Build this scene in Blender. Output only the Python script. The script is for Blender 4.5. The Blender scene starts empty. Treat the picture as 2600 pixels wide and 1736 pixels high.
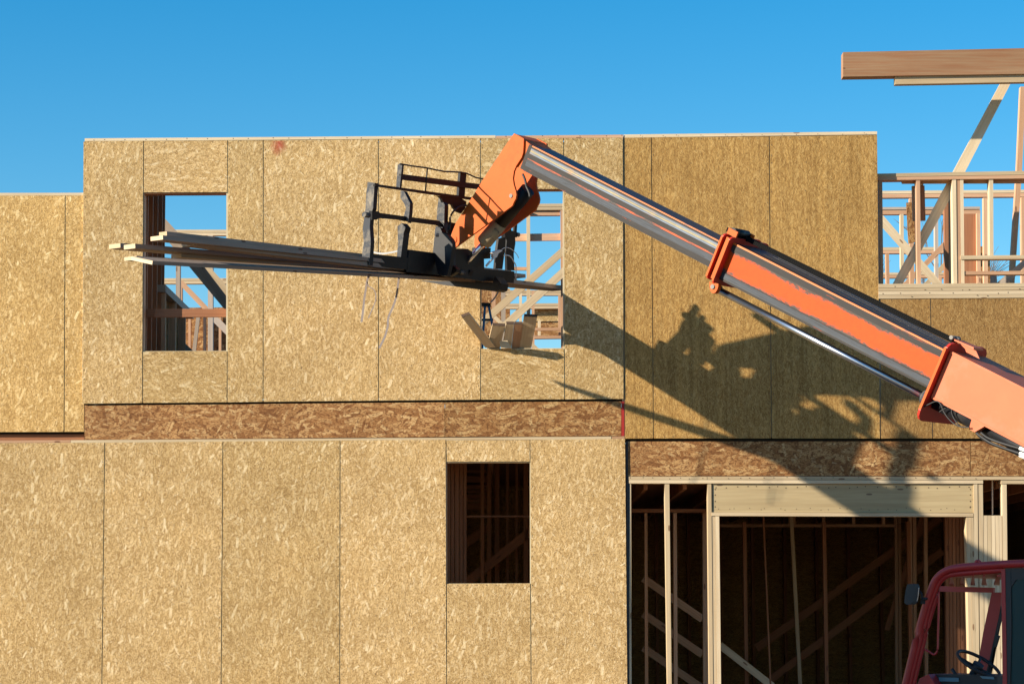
import bpy, math, random
from mathutils import Vector, Matrix
random.seed(7)
S = bpy.context.scene
COL = S.collection

# ------------------------------------------------------------------ camera
FPX, PW, PH = 6418.0, 2600.0, 1736.0          # focal length and photo size in photo pixels
PITCH, ROLL = math.radians(6.33), 0.0034
CAM = Vector((0.0, -26.0, 1.6))
_F = Vector((0, math.cos(PITCH), math.sin(PITCH)))
_R0 = Vector((1, 0, 0)); _U0 = Vector((0, -math.sin(PITCH), math.cos(PITCH)))
_U = _U0 * math.cos(ROLL) + _R0 * math.sin(ROLL)
_R = _R0 * math.cos(ROLL) - _U0 * math.sin(ROLL)
cd = bpy.data.cameras.new('camera'); cam = bpy.data.objects.new('camera', cd); COL.objects.link(cam)
cd.sensor_width = 36.0; cd.lens = FPX / PW * 36.0; cd.clip_start = 0.1; cd.clip_end = 5000.0
cam.matrix_world = Matrix(((_R.x, _U.x, -_F.x, CAM.x), (_R.y, _U.y, -_F.y, CAM.y), (_R.z, _U.z, -_F.z, CAM.z), (0, 0, 0, 1)))
S.camera = cam

# ------------------------------------------------------------------ sky, sun, exposure
SUN_TO = Vector((-2.30, -1.0, 0.95)).normalized()
EL = math.asin(SUN_TO.z); AZ = math.atan2(SUN_TO.x, SUN_TO.y)
world = bpy.data.worlds.new('World'); S.world = world; world.use_nodes = True
wn = world.node_tree.nodes; wl = world.node_tree.links
bg = wn['Background']; sky = wn.new('ShaderNodeTexSky'); sky.sky_type = 'NISHITA'; sky.sun_disc = False
sky.sun_elevation = EL; sky.sun_rotation = AZ; sky.altitude = 300; sky.air_density = 1.0; sky.dust_density = 0.25; sky.ozone_density = 2.6
hsv = wn.new('ShaderNodeHueSaturation'); hsv.inputs['Hue'].default_value = 0.495; hsv.inputs['Saturation'].default_value = 1.50; hsv.inputs['Value'].default_value = 1.0
wl.new(sky.outputs[0], hsv.inputs['Color']); wl.new(hsv.outputs[0], bg.inputs[0]); bg.inputs[1].default_value = 0.090
sd = bpy.data.lights.new('sun', 'SUN'); sun = bpy.data.objects.new('sun', sd); COL.objects.link(sun)
sd.energy = 5.0; sd.angle = math.radians(0.53); sd.color = (1.0, 0.89, 0.72)
sun.location = SUN_TO * 60; sun.rotation_euler = (-SUN_TO).to_track_quat('-Z', 'Y').to_euler()
S.view_settings.view_transform = 'Standard'; S.view_settings.look = 'None'; S.view_settings.gamma = 1.0
S.view_settings.exposure = 0.92; S.view_settings.use_curve_mapping = False
S.render.engine = 'CYCLES'
S.cycles.use_denoising = True
S.cycles.max_bounces = 6; S.cycles.diffuse_bounces = 4; S.cycles.glossy_bounces = 3; S.cycles.transmission_bounces = 4; S.cycles.caustics_reflective = False

# ------------------------------------------------------------------ measuring helpers: photo pixel + known plane -> point in the place
def ray(x, y):
    return _F + _R * ((x - PW / 2) / FPX) + _U * ((PH / 2 - y) / FPX)
def W(p, Y):                                   # point on the plane parallel to the facade at depth Y
    d = ray(*p); return CAM + d * ((Y - CAM.y) / d.y)
def onplane(p, q, n):
    d = ray(*p); return CAM + d * ((q - CAM).dot(n) / d.dot(n))
def zone(x0, y0, s): return lambda x, y: (x0 + x / s, y0 + y / s)
ZA = zone(200, 320, 3.336); ZB = zone(880, 320, 3.779); ZC = zone(1100, 450, 3.485); ZD = zone(1300, 320, 3.336)
ZE = zone(1750, 530, 2.34); ZF = zone(2100, 100, 2.306); ZG = zone(1560, 1080, 2.39); ZH = zone(2000, 1080, 2.39)
ZK = zone(340, 460, 3.408); ZL = zone(1080, 1080, 3.409); ZN = zone(900, 400, 4.354); ZO = zone(2200, 420, 4.355)
ZP = zone(2280, 1400, 4.666); ZQ = zone(1760, 540, 7.127); ZR = zone(2300, 820, 4.357); ZS = zone(1260, 320, 6.535)
ZU = zone(280, 570, 3.454); ZV = zone(1060, 560, 7.84); ZW = zone(1020, 520, 7.84); ZX = zone(1200, 540, 7.128)
ZY = zone(1960, 1290, 3.515); ZZ = zone(880, 680, 7.129); Z5 = zone(1580, 1200, 2.926)
def pts(z, *c): return [z(c[i], c[i + 1]) for i in range(0, len(c), 2)]

# ------------------------------------------------------------------ materials
MATS = {}
def nm(name):
    m = bpy.data.materials.new(name); m.use_nodes = True; MATS[name] = m
    nt = m.node_tree; b = nt.nodes['Principled BSDF']; return m, nt, b
class NB:
    def __init__(s, nt): s.nt = nt
    def n(s, t, **k):
        x = s.nt.nodes.new(t)
        for a, v in k.items(): setattr(x, a, v)
        return x
    def l(s, a, b): s.nt.links.new(a, b)
    def math(s, op, a, b=None, c=None, clamp=False):
        x = s.n('ShaderNodeMath', operation=op); x.use_clamp = clamp
        for i, v in enumerate((a, b, c)):
            if v is None: continue
            if isinstance(v, (int, float)): x.inputs[i].default_value = v
            else: s.l(v, x.inputs[i])
        return x.outputs[0]
    def mix(s, f, a, b, mode='MIX'):
        x = s.n('ShaderNodeMix', data_type='RGBA', blend_type=mode)
        for i, v in ((0, f), (6, a), (7, b)):
            if isinstance(v, (int, float)): x.inputs[i].default_value = v
            elif isinstance(v, tuple): x.inputs[i].default_value = (*v, 1) if len(v) == 3 else v
            else: s.l(v, x.inputs[i])
        return x.outputs[2]
    def ramp(s, f, stops, interp='LINEAR'):
        x = s.n('ShaderNodeValToRGB'); x.color_ramp.interpolation = interp
        e = x.color_ramp.elements
        while len(e) > 1: e.remove(e[-1])
        for i, (p, c) in enumerate(stops):
            q = e[0] if i == 0 else e.new(p); q.position = p; q.color = (*c, 1) if len(c) == 3 else c
        s.l(f, x.inputs[0]); return x.outputs[0]
    def noise(s, vec, scale, detail=3, rough=0.55, out=0):
        x = s.n('ShaderNodeTexNoise'); x.inputs['Scale'].default_value = scale; x.inputs['Detail'].default_value = detail; x.inputs['Roughness'].default_value = rough
        if vec is not None: s.l(vec, x.inputs['Vector'])
        return x.outputs[out]
    def vmath(s, op, a, b):
        x = s.n('ShaderNodeVectorMath', operation=op)
        for i, v in enumerate((a, b)):
            if isinstance(v, tuple): x.inputs[i].default_value = v
            else: s.l(v, x.inputs[i])
        return x.outputs[0]
    def mapping(s, vec, rot=0.0, sc=(1, 1, 1), loc=(0, 0, 0)):
        if rot:                                  # turn first, stretch afterwards
            y = s.n('ShaderNodeMapping'); y.inputs['Rotation'].default_value = (0, 0, rot); s.l(vec, y.inputs['Vector']); vec = y.outputs[0]
        x = s.n('ShaderNodeMapping'); x.inputs['Scale'].default_value = sc; x.inputs['Location'].default_value = loc
        s.l(vec, x.inputs['Vector']); return x.outputs[0]
def uvrand(N):
    uv = N.n('ShaderNodeUVMap').outputs[0]; oi = N.n('ShaderNodeObjectInfo')
    c = N.n('ShaderNodeCombineXYZ'); r = oi.outputs['Random']
    N.l(N.math('MULTIPLY', r, 137.3), c.inputs[0]); N.l(N.math('MULTIPLY', r, 71.7), c.inputs[1])
    return N.vmath('ADD', uv, c.outputs[0]), r

def mat_osb(name, tones, layers, fine, tint, bump=0.6, streak=0.0, var=0.07, lsc=1.0, dark=0.75, bright=0.9):
    """oriented strand board: overlapping strands, each layer a field of long cells, some lying over the layer below"""
    m, nt, b = nm(name); N = NB(nt); vec, rnd = uvrand(N)
    wob = N.noise(vec, 14.0, 3, out=1)
    wv = N.vmath('ADD', vec, N.vmath('SCALE', N.vmath('SUBTRACT', wob, (0.5, 0.5, 0.5)), (0, 0, 0)))
    sc = [x for x in nt.nodes if x.type == 'VECT_MATH' and x.operation == 'SCALE'][-1]; sc.inputs['Scale'].default_value = 0.004
    col = None; hgt = None
    for i, (ang, ln, wd, cover) in enumerate(layers):
        mp = N.mapping(wv, math.radians(ang), (1 / ln, 1 / wd, 1), (i * 3.7, i * 1.9, 0))
        v = N.n('ShaderNodeTexVoronoi', voronoi_dimensions='2D', distance='CHEBYCHEV'); v.inputs['Scale'].default_value = 1.0; N.l(mp, v.inputs['Vector'])
        sp = N.n('ShaderNodeSeparateColor'); N.l(v.outputs['Color'], sp.inputs[0])
        g = N.noise(N.mapping(wv, math.radians(ang), (6, 110, 1), (i, 0, 0)), 1.0, 2)
        t = N.math('ADD', N.math('MULTIPLY', sp.outputs[0], 0.68), N.math('ADD', N.math('MULTIPLY', g, 0.30), 0.04))
        c = N.ramp(t, tones)
        if col is None: col, hgt = c, t
        else:
            msk = N.math('MULTIPLY', N.math('LESS_THAN', sp.outputs[1], cover), N.math('LESS_THAN', v.outputs['Distance'], 0.40))
            col = N.mix(msk, col, c)
            mx = N.n('ShaderNodeMix', data_type='FLOAT'); N.l(msk, mx.inputs[0]); N.l(hgt, mx.inputs[2]); N.l(N.math('ADD', t, 0.25), mx.inputs[3]); hgt = mx.outputs[0]
    # dark joints round the strands, slivers and specks between them, a few bright strands on top
    for q, (ang, ln, wd) in enumerate(((8, .045, .012), (-35, .04, .011))):
        ve = N.n('ShaderNodeTexVoronoi', voronoi_dimensions='2D', feature='DISTANCE_TO_EDGE'); ve.inputs['Scale'].default_value = 1.0
        N.l(N.mapping(wv, math.radians(ang), (1 / ln * lsc, 1 / wd * lsc, 1), (q * 9.1, 4.4, 0)), ve.inputs['Vector'])
        gate = N.ramp(N.noise(vec, 30 + 11 * q, 2), [(0.46, (0, 0, 0)), (0.56, (1, 1, 1))])
        col = N.mix(N.math('MULTIPLY', N.math('MULTIPLY', N.math('LESS_THAN', ve.outputs[0], 0.09), gate), dark), col, tones[0][1])
    f = N.noise(N.mapping(vec, math.radians(20), (9, 30, 1)), fine * 2.2, 4, 0.7)
    col = N.mix(N.math('MULTIPLY', N.ramp(f, [(0.0, (1, 1, 1)), (0.36, (.9, .9, .9)), (0.42, (0, 0, 0))]), dark), col, tones[0][1])
    for q, (ang, ln, wd, cv) in enumerate(((3, .15, .040, .07), (24, .13, .036, .08), (-20, .13, .034, .06), (58, .09, .026, .05), (12, .07, .026, .10))):
        vb = N.n('ShaderNodeTexVoronoi', voronoi_dimensions='2D', distance='CHEBYCHEV'); vb.inputs['Scale'].default_value = 1.0; N.l(N.mapping(wv, math.radians(ang), (1 / ln, 1 / wd, 1), (q * 5.3 + 2, 1.1, 0)), vb.inputs['Vector'])
        sb_ = N.n('ShaderNodeSeparateColor'); N.l(vb.outputs['Color'], sb_.inputs[0])
        mk_ = N.math('MULTIPLY', N.math('LESS_THAN', sb_.outputs[1], cv), N.math('LESS_THAN', vb.outputs['Distance'], 0.36))
        gb = N.ramp(N.noise(vec, 6.0 + 2 * q, 2), [(0.42, (0.1, .1, .1)), (0.62, (1, 1, 1))]); col = N.mix(N.math('MULTIPLY', N.math('MULTIPLY', mk_, gb), bright), col, N.mix(sb_.outputs[0], tones[-2][1], tones[-1][1]))
    f2 = N.noise(vec, 75, 5, 0.8)
    col = N.mix(0.85, col, N.ramp(f2, [(0.25, (.45, .41, .36)), (0.42, (.88, .86, .83)), (0.5, (1, 1, 1)), (0.62, (1.15, 1.15, 1.14)), (0.78, (1.4, 1.4, 1.4))]), 'MULTIPLY')
    big = N.noise(vec, 1.3, 3)
    col = N.mix(1.0, col, N.ramp(big, [(0.25, (.86, .84, .80)), (0.5, (1, 1, 1)), (0.75, (1.08, 1.06, 1.02))]), 'MULTIPLY')
    if streak:
        st = N.noise(N.mapping(vec, 0, (0.5, 16, 1)), 1.0, 3)
        col = N.mix(streak, col, N.ramp(st, [(0.3, (.72, .68, .60)), (0.5, (1, 1, 1)), (0.7, (1.12, 1.1, 1.02))]), 'MULTIPLY')
    pv = N.math('ADD', N.math('MULTIPLY', rnd, 2 * var), 1 - var)
    cc = N.n('ShaderNodeCombineXYZ'); N.l(pv, cc.inputs[0]); N.l(pv, cc.inputs[1]); N.l(N.math('POWER', pv, 1.3), cc.inputs[2])
    col = N.mix(1.0, col, cc.outputs[0], 'MULTIPLY')
    col = N.mix(1.0, col, tint, 'MULTIPLY')
    N.l(col, b.inputs['Base Color']); b.inputs['Roughness'].default_value = 0.78; b.inputs['Specular IOR Level'].default_value = 0.25
    bp = N.n('ShaderNodeBump'); bp.inputs['Strength'].default_value = bump; bp.inputs['Distance'].default_value = 0.004
    N.l(N.math('ADD', hgt, N.math('MULTIPLY', f, 0.5)), bp.inputs['Height']); N.l(bp.outputs[0], b.inputs['Normal'])
    return m
TAN = [(0.03, (.27, .165, .07)), (0.2, (.47, .325, .15)), (0.5, (.60, .435, .22)), (0.8, (.69, .52, .29)), (0.97, (.88, .76, .54))]
GOLD = [(0.05, (.20, .105, .03)), (0.35, (.37, .215, .066)), (0.6, (.46, .28, .092)), (0.85, (.55, .355, .13)), (0.98, (.64, .46, .20))]
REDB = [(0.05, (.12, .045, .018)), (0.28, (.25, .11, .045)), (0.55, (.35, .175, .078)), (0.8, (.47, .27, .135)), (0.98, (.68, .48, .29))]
LA = [(0, .045, .014, 1), (17, .09, .022, .30), (-26, .08, .020, .30), (71, .07, .018, .20), (38, .10, .024, .26), (-52, .08, .020, .20), (-9, .13, .030, .12)]
mat_osb('osb', TAN, LA, 1.0, (0.93, 0.88, 0.77), var=0.10, bright=0.78)
mat_osb('osb_pale', TAN, LA, 1.0, (1.04, 0.93, 0.70))
LG = [(0, .05, .010, 1), (15, .06, .012, .5), (-18, .055, .011, .45), (40, .05, .010, .25), (-45, .05, .010, .2)]
mat_osb('osb_gold', GOLD, LG, 1.3, (1.0, 0.98, 0.95), bump=0.5, streak=0.7, var=0.05, lsc=1.6, dark=0.5, bright=0.3)
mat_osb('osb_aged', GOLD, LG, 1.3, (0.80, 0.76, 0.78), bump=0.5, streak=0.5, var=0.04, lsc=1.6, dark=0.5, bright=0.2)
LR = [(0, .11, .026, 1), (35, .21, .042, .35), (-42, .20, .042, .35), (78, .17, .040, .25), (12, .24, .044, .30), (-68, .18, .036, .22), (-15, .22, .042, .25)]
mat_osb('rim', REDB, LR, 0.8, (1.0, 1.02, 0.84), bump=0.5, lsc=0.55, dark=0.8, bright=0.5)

def mat_wood(name, c0, c1, knot, var=0.18, rough=0.72):
    m, nt, b = nm(name); N = NB(nt); vec, rnd = uvrand(N)
    g = N.noise(N.mapping(vec, 0, (1.6, 42, 1)), 1.0, 4, 0.6)
    g2 = N.noise(N.mapping(vec, 0, (0.5, 9, 1)), 1.0, 2)
    col = N.mix(N.ramp(g, [(0.3, (0, 0, 0)), (0.7, (1, 1, 1))]), c0, c1)
    col = N.mix(0.6, col, N.ramp(g2, [(0.3, (.78, .74, .70)), (0.55, (1, 1, 1)), (0.8, (1.1, 1.1, 1.08))]), 'MULTIPLY')
    v = N.n('ShaderNodeTexVoronoi', voronoi_dimensions='2D'); v.inputs['Scale'].default_value = 1.0; N.l(N.mapping(vec, 0, (2.6, 9, 1)), v.inputs['Vector'])
    sp = N.n('ShaderNodeSeparateColor'); N.l(v.outputs['Color'], sp.inputs[0])
    k = N.math('MULTIPLY', N.math('LESS_THAN', v.outputs['Distance'], 0.085), N.math('LESS_THAN', sp.outputs[0], 0.20))
    col = N.mix(N.math('MULTIPLY', k, 0.8), col, knot)
    pv = N.math('ADD', N.math('MULTIPLY', rnd, 2 * var), 1 - var)
    cc = N.n('ShaderNodeCombineXYZ'); N.l(pv, cc.inputs[0]); N.l(N.math('POWER', pv, 1.15), cc.inputs[1]); N.l(N.math('POWER', pv, 1.4), cc.inputs[2])
    col = N.mix(1.0, col, cc.outputs[0], 'MULTIPLY')
    N.l(col, b.inputs['Base Color']); b.inputs['Roughness'].default_value = rough; b.inputs['Specular IOR Level'].default_value = 0.25
    bp = N.n('ShaderNodeBump'); bp.inputs['Strength'].default_value = 0.15; bp.inputs['Distance'].default_value = 0.003
    N.l(g, bp.inputs['Height']); N.l(bp.outputs[0], b.inputs['Normal'])
mat_wood('spruce', (.53, .40, .245), (.66, .53, .35), (.20, .10, .05))
mat_wood('fir', (.48, .27, .155), (.60, .38, .235), (.17, .07, .04))
mat_wood('dimmed_red_fir', (.27, .11, .052), (.36, .165, .08), (.13, .05, .03), var=0.10)  # darkened so that indoor framing carries shade in its colour
mat_wood('weathered_beam', (.30, .135, .065), (.34, .22, .125), (.10, .045, .025), var=0.05)
mat_wood('grey_wood', (.36, .29, .235), (.45, .375, .30), (.15, .09, .06))
mat_wood('load_wood', (.25, .185, .14), (.35, .265, .20), (.08, .04, .025), var=0.15)  # darker wood for the planks on the forks
mat_wood('glulam', (.42, .315, .17), (.52, .41, .235), (.14, .08, .05), var=0.04)

def mat_plain(name, c, rough=0.5, metal=0.0, spec=0.5, wear=None, wamt=0.4, wscale=9.0, wlo=0.5, whi=0.62, bump=0.0, coat=0.0):
    m, nt, b = nm(name); N = NB(nt)
    tc = N.n('ShaderNodeTexCoord').outputs['Object']
    b.inputs['Roughness'].default_value = rough; b.inputs['Metallic'].default_value = metal; b.inputs['Specular IOR Level'].default_value = spec; b.inputs['Coat Weight'].default_value = coat
    n1 = N.noise(tc, wscale, 5, 0.65)
    col = N.mix(0.35, c, N.ramp(n1, [(0.3, (.75, .74, .72)), (0.7, (1.1, 1.1, 1.1))]), 'MULTIPLY')
    if wear:
        n2 = N.noise(tc, wscale * 0.6, 6, 0.7)
        col = N.mix(N.math('MULTIPLY', N.ramp(n2, [(wlo, (0, 0, 0)), (whi, (1, 1, 1))]), wamt), col, wear)
    N.l(col, b.inputs['Base Color'])
    if bump:
        bp = N.n('ShaderNodeBump'); bp.inputs['Strength'].default_value = bump; bp.inputs['Distance'].default_value = 0.003; N.l(n1, bp.inputs['Height']); N.l(bp.outputs[0], b.inputs['Normal'])
mat_plain('dirt', (.27, .18, .11), 0.95, wear=(.20, .13, .08), wscale=0.6, bump=0.4)
mat_plain('slab', (.20, .19, .17), 0.9)
mat_plain('joint_shade', (.025, .022, .02), 0.9)  # near-black that stands in for the shade inside open joints
mat_plain('teal_edge', (.02, .16, .17), 0.6)
mat_plain('dark_strip', (.05, .055, .06), 0.7)
mat_plain('red_seal', (.36, .018, .012), 0.6)
mat_plain('staple_metal', (.10, .07, .05), 0.6)
mat_plain('orange_paint', (.54, .102, .014), 0.5, spec=0.15, wear=(.50, .060, .008), wamt=0.4, wscale=5)
mat_plain('faded_orange', (.54, .135, .055), 0.5, spec=0.2, wear=(.56, .17, .095), wamt=0.5, wscale=4)
mat_plain('shaded_red', (.50, .035, .02), 0.4, spec=0.4)  # plate colour with the shade of the rear faces put in
mat_plain('cab_red', (.40, .030, .030), 0.38, spec=0.45, wear=(.27, .02, .02), wscale=6)
mat_plain('black_steel', (.006, .0065, .009), 0.5, spec=0.3, wear=(.05, .045, .04), wamt=0.5, wscale=11, wlo=.55, whi=.75, bump=0.15)
mat_plain('dusty_steel', (.035, .04, .05), 0.7, spec=0.3, wear=(.26, .22, .165), wamt=0.85, wscale=6, wlo=.46, whi=.60, bump=0.2)
mat_plain('mud', (.36, .27, .15), 0.9, wear=(.06, .055, .05), wamt=0.8, wscale=14, wlo=.5, whi=.58, bump=0.4)
mat_plain('chain_black', (.006, .006, .006), 0.8, spec=0.08)
mat_plain('rubber', (.018, .018, .019), 0.6)
mat_plain('chrome', (.86, .88, .90), 0.2, metal=1.0)
mat_plain('rod_chrome', (.42, .47, .55), 0.3, metal=1.0)
mat_plain('bolt', (.17, .16, .145), 0.6, metal=0.2, wear=(.10, .08, .06))
mat_plain('worn_orange', (.60, .14, .018), 0.5, spec=0.35, wear=(.06, .055, .05), wamt=0.75, wscale=2.4, wlo=.56, whi=.64)
mat_plain('strap', (.33, .28, .27), 0.6)
mat_plain('white_plastic', (.78, .78, .76), 0.5)
mat_plain('blue_fibreglass', (.01, .19, .48), 0.45)
mat_plain('bark', (.10, .075, .06), 0.9)
mat_plain('display', (.10, .20, .25), 0.3)
mat_plain('mirror_glass', (.55, .56, .58), 0.05, metal=1.0)
mat_plain('dark_end', (.075, .045, .03), 0.9)
m, nt, b = nm('cab_glass'); b.inputs['Base Color'].default_value = (.03, .065, .06, 1); b.inputs['Roughness'].default_value = 0.06; b.inputs['Transmission Weight'].default_value = 0.3; b.inputs['IOR'].default_value = 1.45
# steel rubbed along its length by the sliding sections: long streaks, patches of old paint
def mat_streak(name, c0, c1, rough, metal, patch=None, lo=0.56, hi=0.64, pscale=1.0):
    m, nt, b = nm(name); N = NB(nt); uv = N.n('ShaderNodeUVMap').outputs[0]
    n1 = N.noise(N.mapping(uv, 0, (0.7, 95, 1)), 1.0, 4, 0.65); n2 = N.noise(N.mapping(uv, 0, (7, 30, 1)), 1.0, 5, 0.7)
    col = N.mix(N.ramp(n1, [(0.32, (0, 0, 0)), (0.68, (1, 1, 1))]), c0, c1)
    col = N.mix(0.5, col, N.ramp(n2, [(0.3, (.6, .6, .6)), (0.7, (1.25, 1.25, 1.25))]), 'MULTIPLY')
    if patch:
        n3 = N.noise(N.mapping(uv, 0, (2.2 * pscale, 26 * pscale, 1)), 1.0, 6, 0.7)
        col = N.mix(N.ramp(n3, [(lo, (0, 0, 0)), (hi, (1, 1, 1))]), col, patch)
    N.l(col, b.inputs['Base Color']); b.inputs['Metallic'].default_value = metal; b.inputs['Specular IOR Level'].default_value = 0.2
    N.l(N.math('ADD', N.math('MULTIPLY', n1, 0.3), rough - 0.15), b.inputs['Roughness'])
mat_streak('bright_steel', (.035, .043, .056), (.15, .185, .24), 0.5, 0.3, (.24, .12, .022), .54, .70)
mat_streak('olive_film', (.06, .05, .03), (.22, .19, .12), 0.4, 0.4, (.45, .13, .03), .60, .68)
mat_streak('worn_steel', (.022, .025, .030), (.062, .072, .088), 0.55, 0.15, (.018, .018, .018), .56, .70)
mat_streak('grey_grime', (.015, .013, .013), (.042, .037, .034), 0.6, 0.0, (.34, .055, .012), .61, .68)
mat_streak('dark_top', (.020, .018, .022), (.085, .068, .066), 0.42, 0.2, (.20, .05, .02), .68, .74)
mat_streak('worn_orange_thin', (.40, .06, .012), (.46, .085, .018), 0.5, 0.0, (.045, .04, .038), .46, .54)
# paint rubbed off along a telescoping section: keeps a ragged stripe of orange between bare grey edges
def mat_rubbed(name, paint, bare, lo, hi):
    m, nt, b = nm(name); N = NB(nt)
    uv = N.n('ShaderNodeUVMap').outputs[0]
    sp = N.n('ShaderNodeSeparateXYZ'); N.l(uv, sp.inputs[0])
    rag = N.math('ADD', N.math('MULTIPLY', N.math('SUBTRACT', N.noise(N.mapping(uv, 0, (16, 40, 1)), 1.0, 8, 0.8), 0.5), 0.15), N.math('MULTIPLY', N.math('SUBTRACT', N.noise(N.mapping(uv, 0, (2, 6, 1)), 1.0, 3, 0.6), 0.5), 0.10))
    e = N.math('ABSOLUTE', N.math('ADD', sp.outputs[1], rag))
    f = N.ramp(e, [(lo, (0, 0, 0)), (hi, (1, 1, 1))])
    n1 = N.noise(N.mapping(uv, 0, (3, 40, 1)), 1.0, 4)
    bc = N.mix(0.7, bare, N.ramp(n1, [(0.3, (.6, .6, .6)), (0.7, (1.25, 1.25, 1.25))]), 'MULTIPLY')
    pc = N.mix(0.4, paint, N.ramp(N.noise(uv, 14, 5, 0.7), [(0.3, (.75, .70, .65)), (0.65, (1.08, 1.08, 1.08))]), 'MULTIPLY')
    N.l(N.mix(f, pc, bc), b.inputs['Base Color']); b.inputs['Roughness'].default_value = 0.55; b.inputs['Specular IOR Level'].default_value = 0.15
mat_rubbed('rubbed_orange', (.52, .064, .004), (.062, .058, .050), 0.075, 0.10)

# ------------------------------------------------------------------ mesh helpers
def tag(o, label=None, cat=None, group=None, kind=None):
    for k, v in (('label', label), ('category', cat), ('group', group), ('kind', kind)):
        if v: o[k] = v
    return o
def empty(name, loc, label, cat, group=None):
    o = bpy.data.objects.new(name, None); COL.objects.link(o); o.location = loc; o.empty_display_size = 0.3
    return tag(o, label, cat, group)
def wpos(o):
    p = Vector((0, 0, 0))
    while o is not None: p = p + o.location; o = o.parent
    return p
def mk(name, verts, faces, mats, parent=None, L=None, mi=None, smooth=False, uvc=None):
    """verts in world metres; the object's origin is the middle of its base"""
    n = len(verts); c = sum(verts, Vector((0, 0, 0))) / n; c.z = min(v.z for v in verts)
    off = wpos(parent) if parent else Vector((0, 0, 0))
    me = bpy.data.meshes.new(name); me.from_pydata([v - c for v in verts], [], faces)
    if isinstance(mats, str): mats = [mats]
    for m_ in mats: me.materials.append(MATS[m_])
    if mi:
        for p, i in zip(me.polygons, mi): p.material_index = i
    if L is None:
        best = 0
        for f in faces[:1]:
            for i in range(len(f)):
                e = verts[f[i]] - verts[f[i - 1]]
                if e.length > best: best = e.length; L = e
    L = L.normalized(); uv = me.uv_layers.new(name='UVMap'); me.update()
    oc = uvc if uvc is not None else c
    for p in me.polygons:
        nrm = p.normal; l = L
        if abs(L.dot(nrm)) > 0.75: l = Vector((0, 0, 1)) if abs(nrm.z) < 0.8 else Vector((1, 0, 0))
        v_ = nrm.cross(l)
        for li in p.loop_indices:
            q = verts[me.loops[li].vertex_index] - oc
            uv.data[li].uv = (q.dot(l), q.dot(v_))
    if smooth:
        for p in me.polygons: p.use_smooth = len(p.vertices) <= 4
    o = bpy.data.objects.new(name, me); COL.objects.link(o); o.location = c - off; o.parent = parent
    return o
def prism(name, P, ext, mats, parent=None, L=None, edge=None, uvc=None):
    """polygon P (world points) pushed along ext"""
    n = len(P); a = sum(((P[i] - P[0]).cross(P[(i + 1) % n] - P[0]) for i in range(n)), Vector((0, 0, 0)))
    if a.dot(ext) > 0: P = P[::-1]
    V = list(P) + [p + ext for p in P]
    F = [tuple(range(n)), tuple(range(2 * n - 1, n - 1, -1))] + [(i, i + n, (i + 1) % n + n, (i + 1) % n) for i in range(n)]
    ml = [mats] if isinstance(mats, str) else list(mats); mi = None
    if edge: ml.append(edge); mi = [0, 0] + [1] * n
    # face order orientation: flip the side quads when needed so that normals face out
    F = [F[0], F[1]] + [tuple(f) for f in F[2:]]
    return mk(name, V, F, ml, parent, L, mi, uvc=uvc)
def pan(name, parent, P, Y, t, mats, L=None, edge=None):
    return prism(name, [W(p, Y) for p in P], Vector((0, t, 0)), mats, parent, L, edge)
def rect(x0, y0, x1, y1): return [(x0, y0), (x1, y0), (x1, y1), (x0, y1)]
def bd(name, parent, a, b, w, Y, t=0.038, mats='spruce'):
    """a board between photo points a and b, w photo pixels wide, on plane Y"""
    dx, dy = b[0] - a[0], b[1] - a[1]; l = math.hypot(dx, dy); nx, ny = -dy / l * w / 2, dx / l * w / 2
    return pan(name, parent, [(a[0] + nx, a[1] + ny), (b[0] + nx, b[1] + ny), (b[0] - nx, b[1] - ny), (a[0] - nx, a[1] - ny)], Y, t, mats)
def box(name, lo, hi, mats, parent=None):
    x0, y0, z0 = lo; x1, y1, z1 = hi
    return prism(name, [Vector((x0, y0, z0)), Vector((x1, y0, z0)), Vector((x1, y0, z1)), Vector((x0, y0, z1))], Vector((0, y1 - y0, 0)), mats, parent)
def tube(name, P, r, mats, parent=None, seg=10, radii=None, caps=True):
    V = []; F = []; n = len(P)
    for i, p in enumerate(P):
        d = (P[min(i + 1, n - 1)] - P[max(i - 1, 0)]).normalized()
        a = d.cross(Vector((0, 0, 1))) if abs(d.z) < 0.95 else d.cross(Vector((1, 0, 0)))
        a.normalize(); b_ = d.cross(a); rr = radii[i] if radii else r
        for k in range(seg):
            t = 2 * math.pi * k / seg; V.append(p + (a * math.cos(t) + b_ * math.sin(t)) * rr)
    for i in range(n - 1):
        for k in range(seg):
            k2 = (k + 1) % seg; F.append((i * seg + k, (i + 1) * seg + k, (i + 1) * seg + k2, i * seg + k2))
    if caps: F.append(tuple(range(seg))); F.append(tuple(range(n * seg - 1, (n - 1) * seg - 1, -1)))
    return mk(name, V, F, mats, parent, L=(P[-1] - P[0]) if (P[-1] - P[0]).length > 1e-4 else Vector((1, 0, 0)), smooth=True)
def smoothline(P, k=4):
    out = []
    for i in range(len(P) - 1):
        p0, p1, p2, p3 = P[max(i - 1, 0)], P[i], P[i + 1], P[min(i + 2, len(P) - 1)]
        for j in range(k):
            t = j / k
            out.append(0.5 * ((2 * p1) + (p2 - p0) * t + (2 * p0 - 5 * p1 + 4 * p2 - p3) * t * t + (3 * p1 - p0 - 3 * p2 + p3) * t ** 3))
    return out + [P[-1]]

# ------------------------------------------------------------------ ground
g = mk('ground', [Vector((-900, -900, 0)), Vector((900, -900, 0)), Vector((900, 900, 0)), Vector((-900, 900, 0))], [(0, 1, 2, 3)], 'dirt')
tag(g, 'bare packed dirt of the building site', 'ground', kind='structure')

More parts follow.
